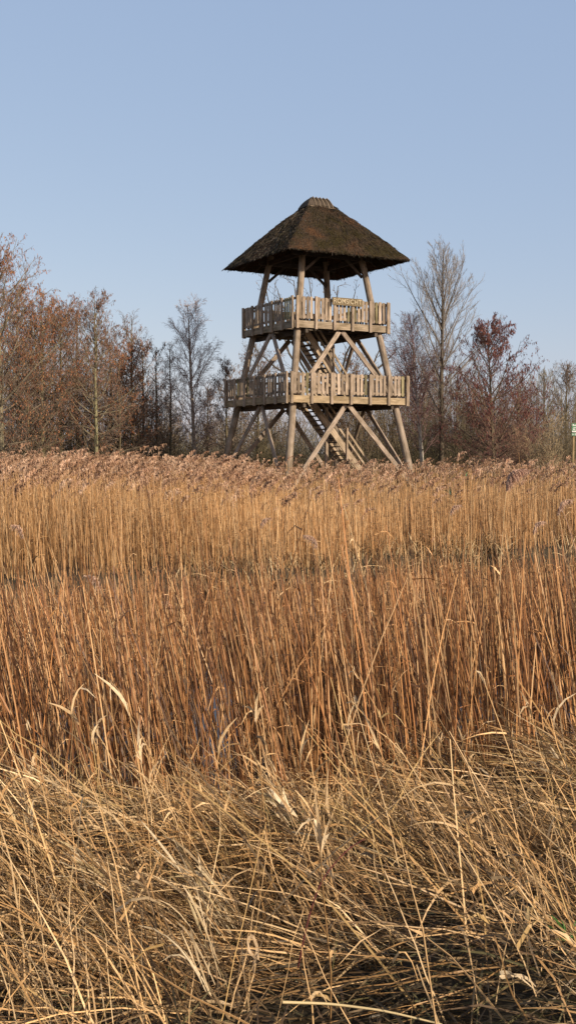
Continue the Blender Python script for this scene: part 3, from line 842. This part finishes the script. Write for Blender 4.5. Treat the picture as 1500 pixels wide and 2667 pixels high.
# timber frame under the thatch
a = Acc(); hw = leg_r(10.7)
for al, ou in faces:
    al = np.array([al[0], al[1], 0.]); ou = np.array([ou[0], ou[1], 0.])
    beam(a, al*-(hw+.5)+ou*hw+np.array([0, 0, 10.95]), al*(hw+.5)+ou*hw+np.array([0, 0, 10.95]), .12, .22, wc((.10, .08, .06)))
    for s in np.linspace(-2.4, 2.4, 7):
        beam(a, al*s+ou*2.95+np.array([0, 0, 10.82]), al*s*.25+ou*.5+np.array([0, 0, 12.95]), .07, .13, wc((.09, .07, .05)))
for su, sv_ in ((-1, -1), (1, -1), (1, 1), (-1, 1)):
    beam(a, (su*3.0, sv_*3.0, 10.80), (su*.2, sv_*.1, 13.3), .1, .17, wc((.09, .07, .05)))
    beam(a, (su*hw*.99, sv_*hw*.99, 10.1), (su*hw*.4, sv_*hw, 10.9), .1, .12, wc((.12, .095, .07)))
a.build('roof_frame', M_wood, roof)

# name board
a = Acc(); A, zb, zt = 2.53, 7.46, 8.91
S = A-.13; bay = 2*S/5
bu0, bu1 = -S+2*bay-.17, -S+3*bay+.47; bz = zt-.155; vo = -(A+.10)
beam(a, (bu0, vo, bz), (bu1, vo, bz), .045, .34, (.27, .225, .15), up=(0, 0, 1), bev=.008, nseg=4)
nb = a.build('name_board', M_wood, T)
def text_obj(name, body, size, mat, parent, loc, rot, extr=.006):
    cu = bpy.data.curves.new(name, 'FONT'); cu.body = body; cu.size = size; cu.extrude = extr; cu.align_x = 'CENTER'; cu.align_y = 'CENTER'
    cu.space_character = 1.05; cu.offset = .004
    o = bpy.data.objects.new(name, cu); COL.objects.link(o)
    dg = bpy.context.evaluated_depsgraph_get(); me = bpy.data.meshes.new_from_object(o.evaluated_get(dg))
    bpy.data.objects.remove(o); o = bpy.data.objects.new(name, me); COL.objects.link(o)
    me.materials.clear(); me.materials.append(mat); o.parent = parent; o.location = loc; o.rotation_euler = rot
    return o
text_obj('lettering', 'ROMSICHT', .29, M_letter, nb, ((bu0+bu1)/2-.02, vo-.034, bz), (math.pi/2, 0, 0), .016)
a = Acc()

# ---------------------------------------------------------------- route sign at the right edge
sb = px(1492, 1200, 44); sz = float(gz(sb[0], 44))
S_ = empty('signpost', (sb[0], 44, sz), .06)
tag(S_, 'green and white information sign on wooden posts at the right edge', 'sign')
a = Acc(); hgt = px(1492, 1103, 44)[2]-sz
for dx in (0, .46):
    a = Acc(); beam(a, (dx, .06, -.3), (dx, .06, hgt-.02), .085, .085, (.42, .33, .2), up=(0, 1, 0)); a.build('post', M_wood, S_)
a = Acc(); beam(a, (-.09, 0, hgt-.18), (.56, 0, hgt-.18), .03, .36, (1, 1, 1), up=(0, 0, 1)); pn = a.build('panel', M_sgreen, S_)
a = Acc()
for x0, x1, z0, z1 in ((-.08, .55, -.352, -.29), (-.06, .55, -.09, -.055), (-.03, .30, -.17, -.145), (-.05, .05, -.255, -.205), (.08, .5, -.235, -.215), (.08, .45, -.265, -.25), (-.06, -.01, -.055, -.03)):
    beam(a, (x0, -.02, hgt+(z0+z1)/2), (x1, -.02, hgt+(z0+z1)/2), .012, z1-z0, (1, 1, 1), up=(0, 0, 1))
a.build('printed_bands', M_swhite, pn)
a = Acc(); beam(a, (-.09, 0, hgt-.44), (.56, 0, hgt-.44), .03, .12, (1, 1, 1), up=(0, 0, 1)); pn = a.build('arrow_strip', M_sgreen, S_)
a = Acc()
beam(a, (.03, -.02, hgt-.42), (.5, -.02, hgt-.42), .012, .022, (1, 1, 1)); beam(a, (.03, -.02, hgt-.46), (.4, -.02, hgt-.46), .012, .022, (1, 1, 1))
beam(a, (-.07, -.02, hgt-.44), (-.03, -.02, hgt-.405), .012, .016, (1, 1, 1)); beam(a, (-.07, -.02, hgt-.44), (-.03, -.02, hgt-.475), .012, .016, (1, 1, 1)); beam(a, (-.06, -.021, hgt-.44), (0, -.021, hgt-.44), .012, .016, (1, 1, 1))
a.build('arrow', M_swhite, pn)

# ---------------------------------------------------------------- trees
UP = np.array([0, 0, 1.])
def walk(pos, dr, L, K, up, wob):
    N = len(pos); P = np.zeros((N, K+1, 3)); D = np.zeros((N, K+1, 3)); P[:, 0] = pos; d = nrm(dr); D[:, 0] = d
    st = (L/K)[:, None]
    for k in range(K):
        d = nrm(d+UP*up/K+rng.normal(0, wob, (N, 3)))
        P[:, k+1] = P[:, k]+d*st; D[:, k+1] = d
    return P, D
def spawn(P, D, L, n, t0, t1, ang, lf, lj=.3, taper=.6):
    N, K1, _ = P.shape; K = K1-1
    t = (np.linspace(t0, t1, n)[None]+rng.uniform(-.5, .5, (N, n))*(t1-t0)/n).clip(.02, .995)
    i = np.minimum((t*K).astype(int), K-1); f = (t*K-i)[..., None]
    I = np.arange(N)[:, None]
    p = P[I, i]*(1-f)+P[I, i+1]*f; d = D[I, i+1]
    a = rng.uniform(0, 6.28, (N, n)); ref = np.cross(d, np.array([.3, .5, .1])); A = nrm(ref); B = np.cross(d, A)
    side = A*np.cos(a)[..., None]+B*np.sin(a)[..., None]
    th = ang*rng.uniform(.7, 1.3, (N, n))[..., None]
    nd = d*np.cos(th)+side*np.sin(th)
    nl = L[:, None]*lf*(1-taper*t)*(1+rng.uniform(-lj, lj, (N, n)))
    return p.reshape(-1, 3), nd.reshape(-1, 3), nl.reshape(-1), t.reshape(-1)

KINDS = {
 'alder': dict(n1=56, a0=1.3, a1=.6, up1=.45, l1=.30, n2=10, a2=.75, l2=.45, up2=.2, n3=7, a3=.7, l3=.50, up3=.1, wob=.10, top=.35, t0=.08, prof=.62),
 'birch': dict(n1=50, a0=.75, a1=.42, up1=.35, l1=.34, n2=11, a2=.55, l2=.42, up2=-.1, n3=10, a3=.55, l3=.62, up3=-.5, wob=.09, top=.5, t0=.22, prof=.7),
 'ash': dict(n1=34, a0=.85, a1=.40, up1=.6, l1=.40, n2=11, a2=.6, l2=.42, up2=.5, n3=11, a3=.5, l3=.50, up3=.35, wob=.07, top=.5, t0=.22, prof=.8),
}
BARK = {'alder': (.20, .165, .10), 'birch': (.52, .46, .38), 'ash': (.17, .145, .105)}
def tree(name, label, kind, x, ytop, d, width, lean=0.0, catkin=None, twigcol=(.20, .15, .115), trunk_r=None, cd=1.0, bark=None, group='bare trees behind the reed bed', n1=None, t0=None, name2=None):
    kd = dict(KINDS[kind])
    if n1: kd['n1'] = n1
    if t0: kd['t0'] = t0
    base = px(x, 1190, d); gzv = float(gz(base[0], d)); base[2] = gzv
    H = px(x, ytop, d)[2]-gzv
    root = empty(name, base, rng.uniform(0, 6.28) if lean == 0 else 0)
    r0 = trunk_r or H*.011
    K = 14; t = np.linspace(0, 1, K+1)
    TP = np.zeros((1, K+1, 3)); TP[0, :, 2] = t*H*.93; TP[0, :, 0] = lean*t*H+rng.normal(0, .03, K+1).cumsum()*H*.03; TP[0, :, 1] = rng.normal(0, .03, K+1).cumsum()*H*.03
    TP[0, 0] = 0; TP[0, :, 2] -= (1-t)*.25
    TD = nrm(np.gradient(TP, axis=1))
    a = Acc(); bk = np.array([bark or BARK[kind]])
    tubes(a, TP, (r0*(1-t)**.85+.012)[None], bk, 8)
    a.build('trunk', M_bark, root, smooth=True)
    # primaries
    n = kd['n1']; tt = np.sort(rng.uniform(kd['t0'], .97, n)); f = tt*K; i = np.minimum(f.astype(int), K-1); fr = (f-i)[:, None]
    p = TP[0, i]*(1-fr)+TP[0, i+1]*fr
    az = np.arange(n)*2.4+rng.uniform(-.5, .5, n)
    q = (tt-kd['t0'])/(1-kd['t0'])
    th = (kd['a0']*(1-q)+kd['a1']*q)*rng.uniform(.8, 1.2, n)
    dr = np.stack([np.cos(az)*np.sin(th), np.sin(az)*np.sin(th), np.cos(th)], -1)
    envel = np.minimum((q+.12)/.35, 1)**.5*(1-q)**kd['prof']+.035
    L = width*1.35*envel*rng.uniform(.7, 1.2, n)/np.sin(np.clip(th, .5, 1.57))
    P1, D1 = walk(p, dr, L, 6, kd['up1'], kd['wob'])
    s1 = np.linspace(1, .22, 7)[None]; rr1 = np.minimum((.0095 if kind != 'birch' else .006)*L+.006, r0*.45)
    cr = Acc(); tc1 = np.array(twigcol)
    lb = np.array(bark or BARK[kind])*.55+tc1*.5
    tubes(cr, P1, rr1[:, None]*s1, np.tile(lb if kind != 'birch' else tc1*1.2, (n, 1)), 4)
    p2, d2, l2, _ = spawn(P1, D1, L, kd['n2'], .15, .98, kd['a2'], kd['l2'])
    l2 = np.maximum(l2, .25)
    kp = rng.random(len(l2)) < np.repeat(np.clip(L/(.75*L.mean()), .3, 1), kd['n2']); p2, d2, l2 = p2[kp], d2[kp], l2[kp]
    P2, D2 = walk(p2, d2, l2, 4, kd['up2'], kd['wob']*1.3)
    tubes(cr, P2, np.maximum(.0075*l2, .005)[:, None]*np.linspace(1, .4, 5)[None], np.tile(tc1, (len(l2), 1))*rng.uniform(.8, 1.2, (len(l2), 1)))
    p3, d3, l3, _ = spawn(P2, D2, l2, kd['n3'], .15, 1.0, kd['a3'], kd['l3'])
    l3 = np.clip(l3, .14, .9)
    P3, D3 = walk(p3, d3, l3, 3, kd['up3'], kd['wob']*1.5)
    tubes(cr, P3, np.full((len(l3), 1), .0058)*np.linspace(1, .5, 4)[None], np.tile(tc1, (len(l3), 1))*rng.uniform(.75, 1.25, (len(l3), 1)))
    co = cr.build('crown', M_twig, root)
    if catkin:
        N = int(len(P3)*cd); ids = rng.integers(0, len(P3), N); kk = rng.integers(1, 4, N); c = P3[ids, kk]
        # catkins come in patches along the crown
        k = (rng.random(N) < .25+.75*smooth(.25, .55, c[:, 2]/H)) & (vnoise(c[:, 0]*1.1+c[:, 2]*.8, c[:, 1]+c[:, 2]*.9, 1.0, int(x) % 50) > .30)
        c = c[k]; N = len(c); L = rng.uniform(.05, .13, N); s = np.array([0, .33, .7, 1])
        sw = rng.normal(0, .18, (N, 2))
        P = np.stack([c[:, 0:1]+sw[:, 0:1]*L[:, None]*s, c[:, 1:2]+sw[:, 1:2]*L[:, None]*s, c[:, 2:3]-L[:, None]*s], -1)
        ca = Acc(); tubes(ca, P, .0125*np.array([.35, 1, .9, .25])[None]*rng.uniform(.7, 1.3, (N, 1)), pick(catkin, N, .2))
        tag(ca.build('catkins', M_catkin, co), kind='stuff')
    tag(root, label, 'tree', group)
    return root
ORANGE = [(.36, .15, .075), (.30, .12, .065), (.42, .20, .09), (.22, .095, .06), (.34, .19, .08), (.27, .11, .07)]
BROWN = [(.26, .135, .085), (.19, .10, .07), (.32, .16, .09), (.14, .085, .06)]
DARK = [(.24, .16, .115), (.28, .18, .12), (.18, .12, .09)]
MAROON = [(.20, .075, .065), (.15, .06, .055), (.26, .11, .08), (.11, .05, .045)]
TW = (.15, .11, .085)
tree('alder_tree', 'tallest alder at the left edge, cut by the frame', 'alder', 8, 612, 52, 3.0, catkin=ORANGE, cd=1.5, n1=84, bark=(.26, .23, .15))
tree('alder_tree', 'broad orange brown alder second from the left edge', 'alder', 112, 752, 54, 2.6, catkin=ORANGE, cd=1.6, n1=78, bark=(.26, .23, .13))
tree('alder_tree', 'alder with orange catkins standing close behind the broad second one', 'alder', 160, 752, 57, 2.3, catkin=ORANGE, cd=1.5, n1=66)
tree('alder_tree', 'slim alder with thin top left of the pale trunked alder', 'alder', 204, 775, 60, 1.8, catkin=BROWN, cd=1.1)
tree('alder_tree', 'alder with a pale greenish trunk and a pointed top', 'alder', 250, 745, 54, 2.1, catkin=BROWN, cd=1.2, bark=(.27, .245, .14), n1=66)
tree('alder_tree', 'narrow alder with hanging catkins left of the bare birch', 'alder', 346, 795, 58, 1.8, catkin=BROWN, cd=1.0)
tree('alder_tree', 'short orange alder filling the gap below the narrow alder', 'alder', 312, 905, 56, 2.2, catkin=ORANGE, cd=1.5, n1=66)
tree('alder_tree', 'dense rusty alder between the tallest alder and the broad second one', 'alder', 52, 722, 58, 2.2, catkin=ORANGE, cd=1.5, n1=74)
tree('alder_tree', 'brown alder behind and just right of the pale trunked alder', 'alder', 292, 842, 62, 1.9, catkin=BROWN, cd=1.2)
tree('alder_tree', 'thin alder just right of the narrow one, with sparse cones', 'alder', 376, 868, 63, 1.5, catkin=ORANGE, cd=.8, n1=44, twigcol=(.28, .2, .15))
tree('alder_tree', 'low rusty alder at the far left below the tallest crown', 'alder', 75, 900, 53, 2.4, catkin=ORANGE, cd=1.6, n1=66)
tree('alder_tree', 'small dark coned alder between narrow alder and birch', 'alder', 408, 885, 60, 1.5, catkin=DARK, cd=.5, n1=36, twigcol=(.28, .21, .16))
tree('alder_tree', 'thin straight alder directly left of the bare birch', 'alder', 444, 868, 60, 1.1, catkin=DARK, cd=.3, n1=34, twigcol=(.30, .22, .17))
tree('birch_tree', 'tall bare birch with fan shaped crown left of the tower', 'birch', 512, 757, 58, 1.75, lean=-.045, twigcol=(.34, .25, .215), bark=(.36, .29, .22), n1=46)
tree('alder_tree', 'thin low tree between the birch and the tower', 'alder', 541, 985, 62, .9, catkin=DARK, cd=.35, twigcol=(.2, .14, .12))
tree('alder_tree', 'small dark alder touching the left end of the lower platform', 'alder', 590, 930, 60, 1.5, catkin=DARK, cd=.7)
tree('alder_tree', 'alder with dark cones seen between the left tower legs', 'alder', 672, 880, 66, 2.2, catkin=BROWN, cd=1.4, n1=56)
tree('alder_tree', 'leafy looking shrubby alder seen under the upper platform at the right', 'alder', 925, 915, 66, 1.9, catkin=BROWN, cd=1.0)
tree('birch_tree', 'pinkish birch with a white trunk right of the tower', 'birch', 1106, 805, 57, 1.8, lean=-.085, twigcol=(.24, .145, .14), bark=(.66, .60, .50), n1=60, trunk_r=.12)
tree('bare_tree', 'tallest bare tree with dark straight trunk and upswept branches right of the tower', 'ash', 1150, 598, 56, 2.35, twigcol=(.30, .26, .225), bark=(.13, .105, .075), n1=46, t0=.2)
tree('alder_tree', 'maroon alder with dense catkins right of the tallest bare tree', 'alder', 1290, 838, 52, 2.5, lean=-.045, catkin=MAROON, cd=2.4, n1=92, twigcol=(.14, .08, .07), bark=(.17, .145, .09))
tree('alder_tree', 'low reddish alder filling the space right of the maroon one', 'alder', 1345, 985, 56, 1.9, catkin=MAROON, cd=.9, twigcol=(.22, .12, .10), n1=50)
tree('bare_tree', 'pale rounded bare tree toward the right edge', 'ash', 1412, 962, 72, 2.0, twigcol=(.27, .23, .165), n1=40, t0=.12)
tree('alder_tree', 'small alder with dark cones above the sign', 'alder', 1473, 925, 66, 1.5, catkin=DARK, cd=.6)

# twisted old tree behind the tower with thick branches ends above the rail
def oak(label, x, d):
    b = px(x, 1190, d); b[2] = 0; root = empty('old_tree', b); K = 8
    t = np.linspace(0, 1, K+1)
    H = px(x, 930, d)[2]
    TP = np.zeros((1, K+1, 3)); TP[0, :, 2] = t*H-.2; TP[0, :, 0] = .25*np.sin(t*3)
    a = Acc(); tubes(a, TP, (.20-.07*t)[None], np.array([(.13, .105, .075)]), 8); a.build('trunk', M_bark, root, smooth=True)
    ends = [(690, 738), (722, 752), (742, 800), (805, 728), (842, 742), (880, 745), (925, 760), (1000, 868), (660, 900), (765, 730), (1035, 905), (860, 835)]
    cr = Acc(); P0 = []
    for ex, ey in ends:
        e = px(ex, ey, d+rng.uniform(-1.5, 1.5))-b; s = TP[0, rng.integers(4, K+1)]
        mid = (s+e)/2+np.array([(e[0]-s[0])*.25, 0, -.35]); tt = np.linspace(0, 1, 9)[:, None]
        c = (1-tt)**2*s+2*tt*(1-tt)*mid+tt**2*e; c[1:-1] += rng.normal(0, .06, (7, 3)); P0.append(c)
    P0 = np.array(P0); tubes(cr, P0, np.linspace(.095, .022, 9)[None]*np.ones((len(P0), 1)), np.tile([(.12, .10, .075)], (len(P0), 1)), 5)
    D0 = nrm(np.gradient(P0, axis=1)); L = np.linalg.norm(P0[:, -1]-P0[:, 0], axis=1)
    p, dd, l, _ = spawn(P0, D0, L, 9, .3, 1, .7, .30); P1, D1 = walk(p, dd, l, 5, .4, .18)
    tubes(cr, P1, np.linspace(.018, .007, 6)[None]*np.ones((len(P1), 1)), np.tile([(.12, .10, .08)], (len(P1), 1)))
    p, dd, l, _ = spawn(P1, D1, l, 5, .2, 1, .7, .5); l = np.maximum(l, .15); P2, D2 = walk(p, dd, l, 3, .2, .2)
    tubes(cr, P2, np.linspace(.008, .005, 4)[None]*np.ones((len(P2), 1)), np.tile([(.12, .095, .075)], (len(P2), 1)))
    co = cr.build('crown', M_twig, root)
    ids = rng.integers(0, len(P2), 900); c = P2[ids, rng.integers(1, 4, 900)]; ca = Acc()
    Ls = rng.uniform(.05, .1, 900)[:, None]; s = np.array([0, .4, 1]); P = np.stack([c[:, 0:1]+0*s, c[:, 1:2]+0*s, c[:, 2:3]-Ls*s], -1)
    tubes(ca, P, .016*np.array([.4, 1, .3])[None]*np.ones((900, 1)), pick(DARK, 900)); tag(ca.build('leaves', M_catkin, co), kind='stuff')
    tag(root, label, 'tree', 'bare trees behind the reed bed')
oak('old tree with crooked thick branches directly behind the tower', 850, 61)

# shrubs: many stems from one base
def shrub(label, x, ytop, d, width, n, col, name='shrub', rad=.014):
    b = px(x, 1190, d); b[2] = float(gz(b[0], d)); H = px(x, ytop, d)[2]-b[2]
    root = empty(name, b)
    az = rng.uniform(0, 6.28, n); th = np.abs(rng.normal(.25, .22, n)); L = H*rng.uniform(.55, 1.0, n)/np.cos(th.clip(0, .9))
    k = width/H/.5; dr = np.stack([np.cos(az)*np.sin(th*k), np.sin(az)*np.sin(th*k), np.cos(th*k)], -1)
    pos = np.stack([rng.normal(0, .15, n), rng.normal(0, .15, n), np.zeros(n)], -1)
    P, D = walk(pos, dr, L, 7, .1, .09)
    a = Acc(); tubes(a, P, rad*np.linspace(1, .4, 8)[None]*rng.uniform(.7, 1.3, (n, 1)), pick([col], n), 4)
    st = a.build('stems', M_twig, root)
    p2, d2, l2, _ = spawn(P, D, L, 11, .2, 1, .6, .38); P2, D2 = walk(p2, d2, l2, 4, .2, .12)
    a = Acc(); tubes(a, P2, np.full((len(l2), 1), .006)*np.linspace(1, .6, 5)[None], pick([col], len(l2)))
    p3, d3, l3, _ = spawn(P2, D2, l2, 5, .2, 1, .6, .5); l3 = l3.clip(.12, 1); P3, D3 = walk(p3, d3, l3, 2, .1, .15)
    tubes(a, P3, np.full((len(l3), 3), .0042), pick([col], len(l3)))
    a.build('twigs', M_twig, st); tag(root, label, 'shrub', 'bare shrubs at the edge of the wood')
shrub('pale bare shrub with spreading branches left of the sign', 1424, 1090, 45, 1.1, 16, (.42, .32, .19))
shrub('reddish bare shrub behind the large reed plume', 1360, 1105, 46, 1.0, 22, (.30, .19, .12))
shrub('olive brown shrub just behind the sign', 1475, 1050, 55, 1.8, 26, (.20, .16, .10))
shrub('dark shrub behind the white birch trunk', 1140, 1030, 62, 1.9, 30, (.12, .10, .07))
shrub('dark olive shrub below the maroon alder', 1225, 1040, 60, 1.9, 30, (.14, .115, .075))
shrub('low olive shrub at the foot of the tall left alder', 60, 1120, 53, 2.0, 30, (.16, .13, .07))
shrub('low shrub at the foot of the pale trunked alder', 290, 1100, 57, 2.2, 30, (.17, .13, .075))
shrub('dark dense shrub under the small coned alder', 405, 1060, 62, 1.4, 18, (.15, .12, .085))
shrub('thin shrub seen through the left tower braces', 700, 1090, 62, 1.8, 22, (.17, .14, .08))

# thicket: the wood behind, reading as one mass
def thicket(name, label, n, xr, d0, d1, htop, col, dens3=3):
    xx = rng.uniform(xr[0], xr[1], n); dd = rng.uniform(d0, d1, n)
    X0 = (xx-750)/F_PX*dd; yt = np.interp(xx, [h[0] for h in htop], [h[1] for h in htop])
    Hh = ((1180-yt)/F_PX*dd+CAM_Z)*rng.uniform(.55, 1.08, n)
    pos = np.stack([X0, dd, np.zeros(n)], -1); az = rng.uniform(0, 6.28, n); th = np.abs(rng.normal(0, .13, n))
    dr = np.stack([np.cos(az)*np.sin(th), np.sin(az)*np.sin(th), np.cos(th)], -1)
    P, D = walk(pos, dr, Hh, 8, .15, .06)
    a = Acc(); tubes(a, P, (.0045*Hh)[:, None]*np.linspace(1, .25, 9)[None], pick(col, n, .2), 4)
    p2, d2, l2, _ = spawn(P, D, Hh, 12, .15, 1, .6, .22); l2 = l2.clip(.4, 2.2)
    P2, D2 = walk(p2, d2, l2, 4, .4, .12)
    tubes(a, P2, (.005*l2+.003)[:, None]*np.linspace(1, .5, 5)[None], pick(col, len(l2), .25))
    p3, d3, l3, _ = spawn(P2, D2, l2, dens3, .2, 1, .6, .5); l3 = l3.clip(.2, 1.2)
    P3, D3 = walk(p3, d3, l3, 2, .2, .2)
    tubes(a, P3, np.full((len(l3), 3), .0055), pick(col, len(l3), .25))
    tag(a.build(name, M_twig), label, 'thicket', kind='stuff')
OL = [(.20, .16, .10), (.15, .12, .075), (.26, .21, .13), (.12, .09, .06), (.22, .15, .10)]
thicket('thicket', 'bare brown thicket behind the trees on the left', 330, (-90, 470), 60, 80, [(-90, 850), (250, 900), (380, 960), (470, 1040)], OL+[(.26, .16, .09), (.22, .13, .08)], 4)
thicket('thicket', 'low thin thicket behind the birch and the left tower legs', 130, (440, 800), 66, 84, [(440, 1050), (520, 1090), (640, 1040), (800, 1010)], OL, 4)
thicket('thicket', 'dense dark thicket behind the trees right of the tower', 520, (860, 1330), 62, 82, [(860, 1020), (980, 985), (1100, 930), (1230, 965), (1330, 1010)], OL, 5)
thicket('thicket', 'pale olive thicket at the far right', 200, (1290, 1600), 64, 88, [(1290, 1010), (1400, 985), (1600, 1010)], [(.25, .21, .13), (.20, .16, .10), (.30, .25, .16)], 5)
# low brushwood along the foot of the wood
acc = Acc(); n = 9000; xx = rng.uniform(-150, 1650, n); dd = rng.uniform(56, 74, n); X0 = (xx-750)/F_PX*dd
Hh = rng.uniform(.8, 2.7, n)*(.6+.7*vnoise(xx*.02, dd*.3, 1, 81)); az = rng.uniform(0, 6.28, n); th = np.abs(rng.normal(.3, .3, n))
P, D = walk(np.stack([X0, dd, np.zeros(n)], -1), np.stack([np.cos(az)*np.sin(th), np.sin(az)*np.sin(th), np.cos(th)], -1), Hh, 4, -.3, .15)
tubes(acc, P, np.full((n, 5), .009)*np.linspace(1, .5, 5)[None], pick([(.13, .115, .06), (.10, .08, .05), (.17, .14, .08), (.09, .09, .045)], n, .25))
p2, d2, l2, _ = spawn(P, D, Hh, 5, .2, 1, .8, .35); P2, D2 = walk(p2, d2, l2, 2, 0, .2)
tubes(acc, P2, np.full((len(l2), 3), .007), pick([(.13, .115, .06), (.10, .08, .05), (.17, .14, .08)], len(l2), .25))
tag(acc.build('brushwood', M_twig), 'low tangled brushwood along the foot of the wood', 'brushwood', kind='stuff')
# far woodland edge beyond the marsh
acc = Acc(); n = 2600; dd = rng.uniform(150, 210, n); X0 = rng.uniform(-75, 75, n); Hh = rng.uniform(3, 7, n)*(.5+.8*vnoise(X0, dd*0, .08, 91))
az = rng.uniform(0, 6.28, n); th = np.abs(rng.normal(0, .2, n))
P, D = walk(np.stack([X0, dd, np.zeros(n)], -1), np.stack([np.cos(az)*np.sin(th), np.sin(az)*np.sin(th), np.cos(th)], -1), Hh, 4, 0, .1)
tubes(acc, P, np.full((n, 5), .05)*np.linspace(1, .4, 5)[None], pick([(.22, .20, .16), (.18, .16, .12)], n))
p2, d2, l2, _ = spawn(P, D, Hh, 12, .1, 1, .7, .3); P2, D2 = walk(p2, d2, l2, 2, .2, .2)
tubes(acc, P2, np.full((len(l2), 3), .03), pick([(.24, .21, .17), (.18, .16, .12)], len(l2)))
tag(acc.build('far_wood', M_twig), 'hazy distant wood on the horizon behind the marsh', 'wood', kind='stuff')
